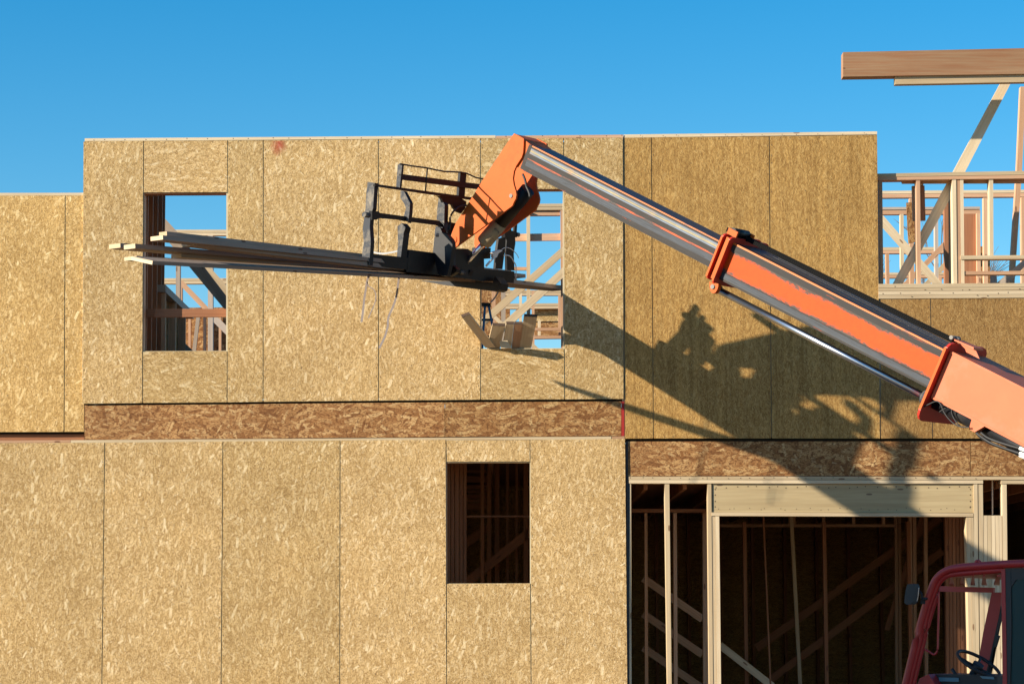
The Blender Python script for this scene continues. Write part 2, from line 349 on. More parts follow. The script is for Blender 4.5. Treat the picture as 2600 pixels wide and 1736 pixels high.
# ================================================================== the building
B = empty('timber_framed_building', (0, 5, 0), 'half built two storey timber house sheathed in raw strand board', 'building')
VZ = Vector((0, 0, 1)); VX = Vector((1, 0, 0))
G = 1.0                                         # half of the joint between two sheets, photo pixels
def sheet(xt0, xt1, yt0, yt1, xb0, xb1, yb0, yb1, Y, mats='osb', horiz=False, t=0.011, edge='teal_edge', g0=G, g1=G):
    if Y > 0.005 and Y < 0.02: edge = 'joint_shade'          # right block: edges near-black, joint shade put into their colour
    """one sheet: top edge (xt0,yt0)-(xt1,yt1), bottom edge (xb0,yb0)-(xb1,yb1)"""
    return pan('osb_panel', B, [(xt0 + g0, yt0), (xt1 - g1, yt1), (xb1 - g1, yb1), (xb0 + g0, yb0)], Y, t, mats, VX if horiz else VZ, edge)
def plate(name, a, b, h, Y, t=0.14, mats='spruce'):   # long level board, a..b along its top edge, h photo pixels high
    return pan(name, B, [a, b, (b[0], b[1] + h), (a[0], a[1] + h)], Y, t, mats, VX)
def stud(xt0, xt1, yt, xb0, xb1, yb, Y, t=0.14, mats='spruce', name='stud'):
    return pan(name, B, [(xt0, yt), (xt1, yt), (xb1, yb), (xb0, yb)], Y, t, mats, VZ)

# upper left block: tall wall
sheet(212, 364.6, 360, 358, 210, 361.5, 1024.5, 1022.6, 0, g0=0)
sheet(364.6, 577.7, 358, 357, 364, 578, 488.5, 488, 0, horiz=True)
sheet(362.5, 577, 893, 891.5, 361.5, 576.5, 1022.6, 1021, 0, horiz=True)
sheet(577.7, 668.5, 357, 357, 576.5, 668, 1021, 1019.6, 0)
sheet(668.5, 960.7, 357, 354.5, 668, 961, 1019.6, 1016.5, 0)
sheet(960.7, 1219.5, 354.5, 352, 961, 1220, 1016.5, 1014.2, 0)
sheet(1219.5, 1431, 352, 351.5, 1220, 1431, 480.5, 480, 0, horiz=True)
sheet(1220, 1432.5, 886, 885, 1220, 1433.4, 1014.2, 1013.4, 0, horiz=True)
sheet(1431, 1582, 351.5, 350, 1433.4, 1584, 1013.4, 1012.4, 0)
plate('top_plate', (215, 351.6), (1258, 344), 7.2, 0.004, 0.14, 'spruce')
plate('top_plate', (1258.5, 345.3), (1582, 342.2), 7.4, 0.006, 0.14, 'fir')
# frame behind the sheets of the tall wall
for xt, xb, w in ((219, 216, 14), (364.6, 361.5, 0), (668.5, 668, 12), (960.7, 961, 12), (1290, 1291, 10), (1572, 1574, 16), (820, 820, 10), (1090, 1090, 10), (450, 449, 9), (510, 509, 9)):
    if not w: continue
    if xt in (450, 510): stud(xt, xt + w, 365, xt, xt + w, 470, 0.0115); stud(xb, xb + w, 905, xb, xb + w, 1015, 0.0115)
    elif xt == 1290: stud(xt, xt + w, 360, xt, xt + w, 465, 0.0115)
    else: stud(xt - w / 2, xt + w / 2, 361, xb - w / 2, xb + w / 2, 1010, 0.0115)
stud(357, 367.5, 361, 353, 363.2, 1015, 0.0115, mats='fir', name='trimmer_stud'); stud(574.8, 587, 361, 574, 586, 1015, 0.0115, name='trimmer_stud')
stud(1211, 1222.5, 361, 1212, 1222, 1010, 0.0115, name='trimmer_stud'); stud(1429, 1440, 361, 1430.5, 1443, 1010, 0.0115, name='trimmer_stud')
plate('window_header', (367.6, 479), (574.5, 478), 13.2, 0.0122, 0.13, 'dimmed_red_fir'); plate('window_header', (1222.6, 470), (1428.6, 469), 12.6, 0.0122, 0.13, 'dimmed_red_fir')
plate('window_sill', (363.5, 891.2), (574.2, 890.0), 9, 0.0122, 0.13, 'spruce'); plate('window_sill', (1222.2, 884.6), (1430.2, 883.6), 9, 0.0122, 0.13, 'spruce')
# floor edge between the storeys: rim boards, dark joint above
pan('joint_shadow_gap', B, [(214, 1019), (1583, 1009), (1583, 1024), (214, 1031)], 0.075, 0.01, 'joint_shade')
plate('rim_board', (214.5, 1028.5), (1129, 1021), 87.5, 0.022, 0.035, 'rim'); plate('rim_board', (1130, 1021), (1577.2, 1018.6), 87.5, 0.024, 0.033, 'rim')
pan('rim_end_seal', B, [(1577.8, 1019), (1585, 1019), (1585.5, 1106), (1578, 1106.5)], 0.02, 0.03, 'red_seal')
plate('sole_plate', (-260, 1118.5), (179, 1116.8), 6.8, 0.006, 0.13, 'fir'); plate('sole_plate', (179.6, 1116.9), (1552, 1107.6), 6.9, 0.005, 0.13, 'spruce'); plate('sole_plate', (1552.6, 1107.4), (1586, 1107.0), 7, 0.008, 0.13, 'fir')
# low wing on the far left
sheet(-260, 165.7, 497.5, 497, -262, 162.6, 1097, 1096, 0.030, 'osb_pale'); sheet(165.7, 212.3, 497, 496.5, 162.6, 213, 1096, 1095.6, 0.030, 'osb_pale', g1=0)
plate('top_plate', (-260, 490.3), (212, 489.6), 7.0, 0.034, 0.14, 'spruce')
pan('joint_shadow_gap', B, [(-260, 1090), (213.5, 1090), (213.5, 1106), (-260, 1106)], 0.10, 0.01, 'joint_shade')
pan('rim_board', B, [(-260, 1103), (213.5, 1102), (213.5, 1116.6), (-260, 1118)], 0.085, 0.012, 'dimmed_red_fir')
stud(155, 172, 500, 152, 170, 1090, 0.0415); stud(198, 214, 500, 199, 214, 1090, 0.0415)
# ground storey, left
sheet(-260, 266, 1126, 1123.2, -268, 258.5, 1745, 1745, 0.0)
sheet(266, 566, 1123.2, 1120.2, 258.5, 561.3, 1745, 1745, 0.0)
sheet(566, 863.6, 1120.2, 1117.6, 561.3, 862.6, 1745, 1745, 0.0)
sheet(863.6, 1132.3, 1117.6, 1116, 862.6, 1133.8, 1745, 1745, 0.0)
sheet(1132.3, 1345.6, 1117.5, 1116.5, 1133.5, 1345.8, 1171.6, 1171.0, 0.0)
sheet(1133.6, 1347.2, 1481.5, 1480.3, 1133.8, 1348.5, 1745, 1745, 0.0)
sheet(1345.6, 1586.8, 1116.5, 1113.6, 1348.5, 1592.6, 1745, 1745, 0.0, g1=0)
for xt, xb in ((266, 258.5), (566, 561.3), (863.6, 862.6), (1575, 1580)):
    stud(xt - 7, xt + 7, 1128, xb - 7, xb + 7, 1760, 0.0115)
stud(1124, 1134.6, 1128, 1125, 1135.6, 1760, 0.0115, mats='fir', name='trimmer_stud'); stud(1345.2, 1357, 1128, 1346.6, 1358, 1760, 0.0115, name='trimmer_stud')
plate('window_header', (1135, 1163), (1345, 1162), 11.4, 0.0122, 0.13, 'spruce'); plate('window_sill', (1136, 1480.6), (1346.4, 1479.8), 10, 0.0122, 0.13, 'spruce')
# right block: golden panels, flush with the tall wall
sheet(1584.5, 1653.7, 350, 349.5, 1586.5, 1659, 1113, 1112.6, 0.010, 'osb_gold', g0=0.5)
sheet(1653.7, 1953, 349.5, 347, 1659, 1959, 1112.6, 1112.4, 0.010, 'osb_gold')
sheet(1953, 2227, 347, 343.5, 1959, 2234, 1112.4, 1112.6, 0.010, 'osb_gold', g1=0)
plate('top_plate', (1583.4, 342.0), (2227, 333.8), 8.0, 0.014, 0.14, 'spruce')
for xt, xb in ((1584, 1587), (1653.7, 1659), (1953, 1959), (2217, 2224), (1800, 1806), (2090, 2096)):
    stud(xt - 7, xt + 7, 352, xb - 7, xb + 7, 1108, 0.0265)
AGED = 'osb_aged'
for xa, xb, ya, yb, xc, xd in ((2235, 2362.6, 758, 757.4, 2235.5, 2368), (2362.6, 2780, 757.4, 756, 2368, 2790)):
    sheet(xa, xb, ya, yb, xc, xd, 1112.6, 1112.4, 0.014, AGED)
stud(2226, 2242, 762, 2230, 2244, 1108, 0.0265)
stud(2356, 2370, 762, 2361, 2375, 1108, 0.026)
for i, (y0, y1) in enumerate(((1310, 1298), (1355, 1344), (1389, 1381), (1432, 1419))):
    yb = (1354, 1388, 1431, 1475)[i]; a = ZO(132, y0); h = (yb - y0) / 4.355
    plate('sill_plate', a, (2780, ZO(0, y1)[1] - 0.6), h - 0.5, 0.004 + 0.003 * (i % 2), 0.14, 'spruce')
pan('joint_shadow_gap', B, [(1586, 1105), (2790, 1105), (2790, 1125), (1586, 1125)], 0.09, 0.01, 'joint_shade')
plate('rim_board', (1594.5, 1120.3), (2463.6, 1119.8), 87.8, 0.024, 0.035, 'rim'); plate('rim_board', (2464.4, 1119.8), (2790, 1119.8), 88.0, 0.026, 0.033, 'rim')
# wide opening below: plates, studs, header
plate('top_plate', (1595.6, 1209.2), (1795, 1209.0), 8.0, 0.016, 0.14); plate('top_plate', (1795.6, 1209.0), (2790, 1209.2), 8.0, 0.018, 0.14)
plate('top_plate', (1597, 1217.8), (2496, 1218.6), 8.6, 0.014, 0.14); plate('top_plate', (2542, 1218.8), (2790, 1219), 8.8, 0.016, 0.14)
stud(1590, 1597.6, 1120, 1592.8, 1597.3, 1760, 0.03, 0.12, 'dark_strip', 'corner_strip')  # very dark strip down the corner
stud(1598.3, 1602.2, 1227, 1598, 1603.6, 1760, 0.022)
stud(1687.6, 1699.3, 1226.6, 1695, 1705.6, 1760, 0.022); stud(1796.4, 1806, 1227, 1801.6, 1811, 1760, 0.022)
stud(1807, 1815.6, 1309.5, 1811.3, 1820, 1760, 0.026, name='trimmer_stud'); stud(1816.2, 1826, 1309.5, 1820.5, 1831, 1760, 0.022, name='trimmer_stud')
plate('garage_header', (1809, 1227.4), (2471.5, 1228.8), 72.2, 0.034, 0.13, 'glulam')
pan('garage_header', B, [(1805.5, 1227), (1809, 1227), (1809, 1299), (1805.5, 1299)], 0.06, 0.09, 'joint_shade')  # near-black strip for the shaded gap beside the header
plate('header_plate', (1806.7, 1300), (2471.5, 1302), 9.0, 0.018, 0.14)
for x0, x1, y0, dx in ((1128, 1152, 355, 12), (1157, 1184, 355, 12), (1083, 1105, 556, 22), (1106, 1127, 556, 22)):
    stud(ZH(x0, 0)[0], ZH(x1, 0)[0], ZH(0, y0)[1], ZH(x0 + dx, 0)[0], ZH(x1 + dx, 0)[0], 1760, 0.02 + 0.004 * (x0 % 2), name='stud')
for x0, x1 in ((1187, 1209), (1211, 1234), (1236, 1258), (1260, 1281), (1283, 1299)):
    stud(ZH(x0, 0)[0], ZH(x1, 0)[0], ZH(0, 545)[1], ZH(x0 + 12, 0)[0], ZH(x1 + 12, 0)[0], 1760, 0.026, name='trimmer_stud')
stud(ZH(1301, 0)[0], ZH(1328, 0)[0], 1228, ZH(1314, 0)[0], ZH(1342, 0)[0], 1760, 0.022)
stud(ZH(1239, 0)[0], ZH(1246, 0)[0], 1218, ZH(1240, 0)[0], ZH(1247, 0)[0], 1306, 0.12, 0.03, 'grey_wood')

# floors, inner and rear walls that close the ground storey
def zof(y, Y=0.0): return W((1300, y), Y).z
XL, XM, XR, YB = -6.6, 1.16, 6.6, 9.0
box('floor_deck', (XL, 0.16, zof(1114)), (XM - 0.01, YB, zof(1032)), 'dimmed_red_fir', B)
box('floor_deck', (XM + 0.01, 0.16, zof(1206)), (XR, YB, zof(1124)), 'dimmed_red_fir', B)
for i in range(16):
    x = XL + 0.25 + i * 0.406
    if x < 1.0: box('joist', (x, 0.2, zof(1155)), (x + 0.04, YB - 0.1, zof(1114) - 0.003), 'dimmed_red_fir', B)
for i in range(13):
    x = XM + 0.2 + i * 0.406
    box('joist', (x, 0.2, zof(1240)), (x + 0.04, YB - 0.1, zof(1206) - 0.003), 'dimmed_red_fir', B)
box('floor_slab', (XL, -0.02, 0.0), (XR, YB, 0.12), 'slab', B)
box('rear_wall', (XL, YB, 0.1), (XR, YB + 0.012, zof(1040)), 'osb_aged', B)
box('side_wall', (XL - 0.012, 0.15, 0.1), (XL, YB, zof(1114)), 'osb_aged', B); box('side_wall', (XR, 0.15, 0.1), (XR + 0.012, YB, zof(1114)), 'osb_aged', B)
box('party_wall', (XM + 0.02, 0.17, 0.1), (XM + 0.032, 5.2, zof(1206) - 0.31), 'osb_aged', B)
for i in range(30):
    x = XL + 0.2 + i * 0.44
    box('stud', (x, YB - 0.15, 0.1), (x + 0.038, YB - 0.003, zof(1114) - 0.05), 'dimmed_red_fir', B)
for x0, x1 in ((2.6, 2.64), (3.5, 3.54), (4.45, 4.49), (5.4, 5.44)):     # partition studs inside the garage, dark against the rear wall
    box('stud', (x0, 2.6, 0.12), (x1, 2.69, zof(1240) - 0.25), 'dimmed_red_fir', B)
# garage interior as seen through the opening
stud(*[ZG(v, 0)[0] for v in (183, 200)], ZG(0, 530)[1], *[ZG(v, 0)[0] for v in (186, 206)], 1760, 1.0, 0.09, 'fir'); stud(*[ZG(v, 0)[0] for v in (358, 379)], ZG(0, 530)[1], *[ZG(v, 0)[0] for v in (362, 384)], 1760, 1.0, 0.09, 'fir')
stud(*[ZG(v, 0)[0] for v in (536, 572)], ZG(0, 520)[1], *[ZG(v, 0)[0] for v in (540, 578)], 1760, 1.2, 0.09, 'fir')
plate('top_plate', ZG(100, 505), ZG(600, 505), 9, 1.0, 0.09, 'dimmed_red_fir')
for y in (905, 1120, 1325): bd('diagonal_brace', B, ZG(175, y + 20), ZG(535, y + 268), 19, 2.2, 0.038, 'fir')
plate('ledger', ZG(640, 598), ZH(668, 598), 7, 4.2, 0.06, 'fir')
for x in (15, 40, 219, 401, 582, 657, 679): stud(ZH(x - 9, 0)[0], ZH(x + 9, 0)[0], 1296, ZH(x - 9, 0)[0], ZH(x + 9, 0)[0], 1330, 4.2, 0.06, 'fir', 'cripple_stud')
stud(ZH(650, 0)[0], ZH(667, 0)[0], 1331, ZH(655, 0)[0], ZH(673, 0)[0], 1760, 4.24, 0.06, 'fir'); stud(ZH(671, 0)[0], ZH(688, 0)[0], 1331, ZH(676, 0)[0], ZH(694, 0)[0], 1760, 4.24, 0.06, 'fir')
bd('leaning_brace', B, ZG(1074, 545), ZG(1130, 1600), 9, 3.4, 0.05, 'spruce'); bd('leaning_brace', B, ZH(822, 545), ZH(600, 1240), 13, 5.0, 0.04, 'dimmed_red_fir'); bd('leaning_brace', B, ZG(905, 545), ZG(950, 1600), 4, 2.0, 0.04, 'dimmed_red_fir')
bd('diagonal_brace', B, ZH(-440, 1790), ZH(940, 760), 19, 5.2, 0.038, 'dimmed_red_fir'); bd('diagonal_brace', B, ZG(860, 1350), ZG(1980, 560), 20, 5.6, 0.038, 'dimmed_red_fir')
bd('stair_stringer', B, ZG(640, 1330), ZG(960, 1580), 18, 2.4, 0.04, 'spruce')
for x in (735, 760, 828): stud(ZH(x, 0)[0], ZH(x + 20, 0)[0], 1300, ZH(x + 6, 0)[0], ZH(x + 26, 0)[0], 1760, 3.6 + x * 0.0004, 0.09, 'fir')
for i in range(6): stud(ZH(955 + i * 22, 0)[0], ZH(974 + i * 22, 0)[0], 1300, ZH(965 + i * 22, 0)[0], ZH(984 + i * 22, 0)[0], 1760, 1.6, 0.09, 'dimmed_red_fir')
# room behind the ground floor window
for x0, x1, Y in ((190, 215, .5), (222, 250, .6), (258, 290, .7), (296, 325, .8), (330, 356, .9)): stud(ZL(x0, 0)[0], ZL(x1, 0)[0], 1150, ZL(x0, 0)[0], ZL(x1, 0)[0], 1600, Y, 0.09, 'dimmed_red_fir')
for x0, x1, Y in ((478, 508, 2.5), (535, 570, 3.0), (600, 640, 3.1), (700, 722, 3.1), (780, 800, 3.1), (850, 890, 2.6)): stud(ZL(x0, 0)[0], ZL(x1, 0)[0], 1160, ZL(x0, 0)[0], ZL(x1, 0)[0], 1600, Y, 0.09, 'dimmed_red_fir')
bd('diagonal_brace', B, ZL(330, 1380), ZL(930, 900), 23, 2.6, 0.038, 'dimmed_red_fir'); bd('diagonal_brace', B, ZL(350, 1020), ZL(545, 880), 20, 3.6, 0.038, 'dimmed_red_fir')
plate('blocking', ZL(350, 778), ZL(930, 776), 4, 1.0, 0.09, 'dimmed_red_fir')
for i, y in enumerate((385, 438, 470, 515, 560, 600, 640, 672, 705)): plate('slat', ZL(358, y), ZL(530, y), 6 + 3 * (i % 2), 3.9, 0.03, 'dimmed_red_fir')

# upper storey framing seen through the first window (left)
px = W((372, 700), 0.15).x
box('partition_sheet', (px - 0.10, 0.16, zof(1010)), (px - 0.09, 1.48, zof(425, 1.4)), 'dimmed_red_fir', B)
for Y0 in (0.20, 0.56, 0.92, 1.28, 1.47): box('stud', (px - 0.088, Y0, zof(1010)), (px + 0.0, Y0 + 0.038, zof(432, 1.0)), 'dimmed_red_fir', B)
pan('diagonal_brace', B, pts(ZK, 60, 105, 110, 150, 390, 455, 870, 1085, 870, 1165, 770, 1092, 300, 525, 105, 240, 60, 195), 1.62, 0.038, 'grey_wood')
pan('diagonal_brace', B, pts(ZK, 420, 600, 520, 590, 870, 980, 870, 1085), 3.4, 0.038, 'spruce')
plate('top_plate', ZK(340, 420), (700, ZK(0, 420)[1]), 7, 5.1, 0.1); plate('top_plate', ZK(340, 446), (700, ZK(0, 446)[1]), 7, 5.104, 0.1)
plate('top_plate', ZK(150, 840), (700, ZK(0, 838)[1]), 6, 9.0, 0.1); plate('top_plate', ZK(150, 862), (700, ZK(0, 860)[1]), 7.4, 9.004, 0.1)
stud(*[ZK(v, 0)[0] for v in (363, 400)], ZK(0, 470)[1], *[ZK(v, 0)[0] for v in (362, 398)], 905, 5.0, 0.09, 'grey_wood'); stud(*[ZK(v, 0)[0] for v in (640, 683)], ZK(0, 470)[1], *[ZK(v, 0)[0] for v in (640, 683)], 905, 5.0, 0.09, 'grey_wood')
stud(*[ZK(v, 0)[0] for v in (400, 418)], ZK(0, 885)[1], *[ZK(v, 0)[0] for v in (398, 416)], 905, 8.9, 0.09, 'fir')
bd('diagonal_brace', B, ZK(400, 870), ZK(640, 1120), 13, 8.0, 0.038, 'fir'); bd('diagonal_brace', B, ZK(640, 1130), ZK(880, 1370), 17, 7.0, 0.038, 'grey_wood'); bd('diagonal_brace', B, ZK(250, 1260), ZK(500, 1500), 19, 3.0, 0.038, 'grey_wood')
pan('blocking', B, pts(ZK, 180, 1105, 815, 1104, 815, 1174, 178, 1176), 0.17, 0.038, 'dimmed_red_fir'); pan('blocking', B, pts(ZK, 75, 1107, 182, 1107, 182, 1174, 75, 1176), 0.215, 0.038, 'dimmed_red_fir')
kz = W(ZK(275, 890), 1.2).z; kx = W(ZK(268, 900), 1.2).x
box('knee_wall_plate', (kx - 0.09, 1.25, kz - 0.08), (kx, 3.7, kz), 'grey_wood', B)
for i in range(0, 6, 2): box('stud', (kx - 0.085, 1.3 + i * 0.42, zof(1030)), (kx - 0.004, 1.338 + i * 0.42, kz - 0.083), 'fir', B)
box('knee_wall_sheet', (kx - 0.103, 1.25, zof(1030)), (kx - 0.092, 3.7, kz - 0.02), 'rim', B)
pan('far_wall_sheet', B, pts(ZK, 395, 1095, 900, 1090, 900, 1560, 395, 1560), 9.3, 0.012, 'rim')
for x in (470, 600, 735): stud(*[ZK(v, 0)[0] for v in (x, x + 22)], ZK(0, 1100)[1], *[ZK(v, 0)[0] for v in (x - 2, x + 20)], 930, 9.1, 0.09, 'fir')
bd('leaning_board', B, ZK(555, 1175), ZK(515, 1500), 9, 4.0, 0.038, 'grey_wood')

# upper storey framing seen through the second window
plate('top_plate', ZC(780, 236), (1500, ZC(0, 232)[1]), 7.8, 3.2, 0.1); plate('top_plate', ZC(780, 264), (1500, ZC(0, 261)[1]), 7.8, 3.204, 0.1)
plate('window_header', ZC(840, 293), ZC(1122, 291), 13, 3.23, 0.08, 'fir')
stud(*[ZC(v, 0)[0] for v in (825, 857)], ZC(0, 300)[1], *[ZC(v, 0)[0] for v in (828, 860)], 905, 3.19, 0.09, 'spruce'); stud(*[ZC(v, 0)[0] for v in (1126, 1154)], ZC(0, 292)[1], *[ZC(v, 0)[0] for v in (1132, 1160)], 905, 3.2, 0.09, 'fir')
plate('blocking', ZC(640, 503), ZC(1125, 496), 18, 3.25, 0.04, 'fir'); plate('blocking', ZC(640, 793), ZC(828, 795), 8, 3.3, 0.04, 'fir')
pan('diagonal_brace', B, pts(ZC, 360, 1305, 1260, 512, 1260, 595, 360, 1392), 3.05, 0.038, 'spruce'); pan('diagonal_brace', B, pts(ZC, 560, 1335, 1260, 690, 1260, 785, 620, 1372), 2.95, 0.038, 'spruce')
plate('top_plate', ZC(600, 1000), ZC(1135, 998), 6.5, 7.0, 0.09); plate('top_plate', ZC(600, 1022), ZC(1135, 1020), 6.6, 7.004, 0.09)
plate('top_plate', ZC(640, 1118), ZC(1112, 1114), 6.5, 8.6, 0.09); plate('top_plate', ZC(640, 1142), ZC(1112, 1138), 6.5, 8.604, 0.09)
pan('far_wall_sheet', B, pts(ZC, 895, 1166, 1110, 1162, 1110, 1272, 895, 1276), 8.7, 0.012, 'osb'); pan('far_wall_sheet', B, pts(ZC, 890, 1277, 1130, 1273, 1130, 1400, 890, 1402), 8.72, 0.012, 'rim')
stud(*[ZC(v, 0)[0] for v in (1106, 1130)], ZC(0, 1045)[1], *[ZC(v, 0)[0] for v in (1107, 1131)], ZC(0, 1400)[1], 6.9, 0.09, 'fir'); stud(*[ZC(v, 0)[0] for v in (926, 951)], ZC(0, 1270)[1], *[ZC(v, 0)[0] for v in (926, 951)], ZC(0, 1400)[1], 8.5, 0.09, 'spruce')
plate('blocking', ZC(870, 1332), ZC(1135, 1330), 7, 6.8, 0.05, 'fir'); plate('window_sill', ZC(850, 1404), ZC(1135, 1400), 7, 6.8, 0.09, 'fir')
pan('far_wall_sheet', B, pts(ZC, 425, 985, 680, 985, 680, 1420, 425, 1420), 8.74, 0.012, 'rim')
for x0, x1, mt in ((518, 552, 'fir'), (600, 640, 'grey_wood'), (760, 785, 'spruce'), (872, 896, 'fir')): stud(ZC(x0, 0)[0], ZC(x1, 0)[0], ZC(0, 1000)[1], ZC(x0, 0)[0], ZC(x1, 0)[0], 890, 5.2, 0.09, mt)
bd('diagonal_brace', B, ZC(540, 1230), ZC(640, 1330), 9, 4.6, 0.038, 'spruce'); bd('diagonal_brace', B, ZC(830, 1440), ZC(930, 1530), 9, 4.6, 0.038, 'spruce')

# open frame of the upper right wall
FY = 0.10
pan('top_plate', B, pts(ZO, 118, 92, 2600, 45, 2600, 88, 118, 128), FY, 0.14, 'spruce', VX); pan('top_plate', B, pts(ZO, 118, 129, 2600, 89, 2600, 134, 118, 164), FY + 0.004, 0.14, 'fir', VX)
pan('window_header', B, pts(ZO, 388, 166, 2600, 145, 2600, 190, 400, 197), FY + 0.10, 0.05, 'fir', VX)
for a, b_, y0, y1, m_ in ((135, 175, 160, 1312, 'fir'), (550, 592, 157, 1308, 'fir'), (948, 991, 152, 1304, 'spruce'), (992, 1034, 152, 1304, 'fir'), (1036, 1072, 152, 1303, 'spruce'), (1358, 1401, 150, 995, 'spruce'), (1900, 1940, 150, 1298, 'fir')):
    d = 12 if y1 > 1200 else 4
    stud(*[ZO(v, 0)[0] for v in (a, b_)], ZO(0, y0)[1], *[ZO(v, 0)[0] for v in (a + d, b_ + d)], ZO(0, y1)[1], FY + 0.01 + (a % 3) * 0.003, 0.12, m_)
pan('sill_plate', B, pts(ZO, 1040, 997, 2600, 985, 2600, 1028, 1040, 1038), FY + 0.002, 0.12, 'spruce', VX); pan('blocking', B, pts(ZO, 1085, 1170, 2600, 1160, 2600, 1200, 1085, 1208), FY + 0.02, 0.10, 'fir', VX)
# ridge beam held on a long brace
pan('ridge_beam', B, pts(ZF, 94, 76, 1600, 43, 1600, 196, 94, 219), -0.30, 0.16, 'weathered_beam', VX); pan('beam_packer', B, pts(ZF, 398, 217, 1600, 197, 1600, 243, 398, 264), -0.27, 0.09, 'spruce', VX)
pan('diagonal_brace', B, pts(ZF, 1018, 252, 1078, 252, 801, 790, 440, 1436, 383, 1436, 738, 775), 0.28, 0.04, 'spruce')
pan('leaning_post', B, pts(ZO, 1706, -870, 1766, -870, 1720, 60, 1638, 1302, 1582, 1302, 1664, 60), 0.9, 0.09, 'fir', VZ)
pan('diagonal_brace', B, pts(ZO, 118, 480, 190, 560, 838, 1304, 735, 1304, 118, 612), 2.2, 0.038, 'spruce')
pan('diagonal_brace', B, pts(ZO, 1435, 1304, 1742, 1040, 1800, 990, 1800, 1075, 1742, 1125, 1572, 1304), 0.5, 0.038, 'grey_wood')
pan('diagonal_brace', B, pts(ZO, 400, 1310, 862, 835, 862, 920, 480, 1310), 3.6, 0.038, 'fir'); pan('diagonal_brace', B, pts(ZO, 630, 1312, 862, 1065, 862, 1150, 700, 1312), 5.4, 0.038, 'spruce')
for y0, y1, h, Y, x0, x1, m_ in ((283, 262, 34, 2.6, 60, 2600, 'spruce'), (319, 298, 42, 2.604, 60, 2600, 'fir'), (462, 456, 30, 4.6, 60, 1255, 'grey_wood'), (500, 492, 44, 4.604, 60, 1260, 'fir'), (906, 902, 34, 5.6, 60, 864, 'spruce'), (941, 937, 34, 5.604, 60, 864, 'fir'), (1186, 1182, 28, 7.0, 60, 864, 'spruce'), (1216, 1212, 30, 7.004, 60, 864, 'fir')):
    a = ZO(x0, y0); plate('top_plate', a, ZO(x1, y1), h / 4.355 - 0.3, Y, 0.09, m_)
for a, b_, y0, y1, Y, m_ in ((375, 411, 540, 1316, 4.5, 'spruce'), (755, 792, 545, 1306, 4.5, 'grey_wood'), (215, 250, 976, 1316, 5.5, 'fir'), (478, 522, 362, 1312, 2.5, 'fir'), (862, 905, 362, 1306, 2.5, 'dimmed_red_fir'), (906, 946, 362, 1306, 2.52, 'fir'), (1295, 1338, 358, 1306, 2.5, 'fir'), (1219, 1259, 530, 1302, 4.5, 'fir'), (1712, 1752, 350, 1300, 2.5, 'fir'), (140, 165, 1246, 1318, 6.9, 'fir'), (800, 830, 1240, 1312, 6.9, 'fir')):
    stud(ZO(a, 0)[0], ZO(b_, 0)[0], ZO(0, y0)[1], ZO(a + 6, 0)[0], ZO(b_ + 6, 0)[0], ZO(0, y1)[1], Y, 0.09, m_)
pan('wall_board', B, pts(ZO, 1078, 535, 1216, 535, 1218, 1306, 1080, 1306), 4.56, 0.04, 'dimmed_red_fir', VZ)
pan('post', B, pts(ZO, 1262, 895, 1366, 895, 1368, 1306, 1264, 1306), 5.2, 0.12, 'rim', VZ); pan('blocking', B, pts(ZO, 1366, 1212, 1440, 1212, 1446, 1300, 1366, 1300), 5.3, 0.05, 'grey_wood')
pan('osb_offcut', B, pts(ZO, 441, 413, 478, 409, 497, 405, 506, 440, 520, 470, 530, 560, 550, 600, 549, 846, 520, 852, 465, 865, 455, 700), 1.4, 0.02, 'rim', VZ)
pan('hanging_board', B, pts(ZO, 504, 228, 549, 224, 549, 612, 515, 612), 0.26, 0.04, 'fir', VZ); pan('hanging_board', B, pts(ZO, 592, 222, 642, 222, 654, 608, 596, 608), 0.26, 0.04, 'dimmed_red_fir', VZ)
pan('blocking', B, pts(ZO, 594, 160, 630, 160, 630, 216, 594, 216), 0.24, 0.06, 'spruce')

# fasteners along the sheet edges: hundreds of tiny heads, one mesh
def staples():
    V = []; F = []
    def add(p, w, h):
        k = len(V); a = p + Vector((-w, -0.0012, -h)); V.extend([a, a + Vector((2 * w, 0, 0)), a + Vector((2 * w, 0, 2 * h)), a + Vector((0, 0, 2 * h))]); F.append((k, k + 1, k + 2, k + 3))
    R = random.Random(3)
    for o in list(B.children):
        if not o.name.startswith('osb_panel'): continue
        me = o.data; off = wpos(o); v = [me.vertices[i].co + off for i in me.polygons[0].vertices]
        v = sorted(v, key=lambda q: -q.z); t = sorted(v[:2], key=lambda q: q.x); b_ = sorted(v[2:], key=lambda q: q.x)
        H = (t[0] - b_[0]).length; Wd = (t[1] - t[0]).length
        for i in range(1, int(H / 0.10)):
            f = i * 0.10 / H
            for e0, e1, s in ((t[0], b_[0], 1), (t[1], b_[1], -1)):
                if R.random() < 0.8: add(e0.lerp(e1, f) + Vector((s * (0.014 + R.random() * 0.006), 0, R.random() * 0.02)), 0.0022, 0.007)
            if Wd > 0.9 and i % 3 == 0:
                for q in (0.33, 0.66): add(t[0].lerp(t[1], q).lerp(b_[0].lerp(b_[1], q), f) + Vector((R.uniform(-.01, .01), 0, R.random() * 0.03)), 0.0022, 0.007)
        for i in range(1, int(Wd / 0.10)):
            f = i * 0.10 / Wd
            for e0, e1, s in ((t[0], t[1], -1), (b_[0], b_[1], 1)):
                if R.random() < 0.8: add(e0.lerp(e1, f) + Vector((R.random() * 0.02, 0, s * 0.016)), 0.008, 0.0022)
    o = mk('staples', V, F, 'staple_metal', B, L=VX); o['kind'] = 'stuff'
staples()
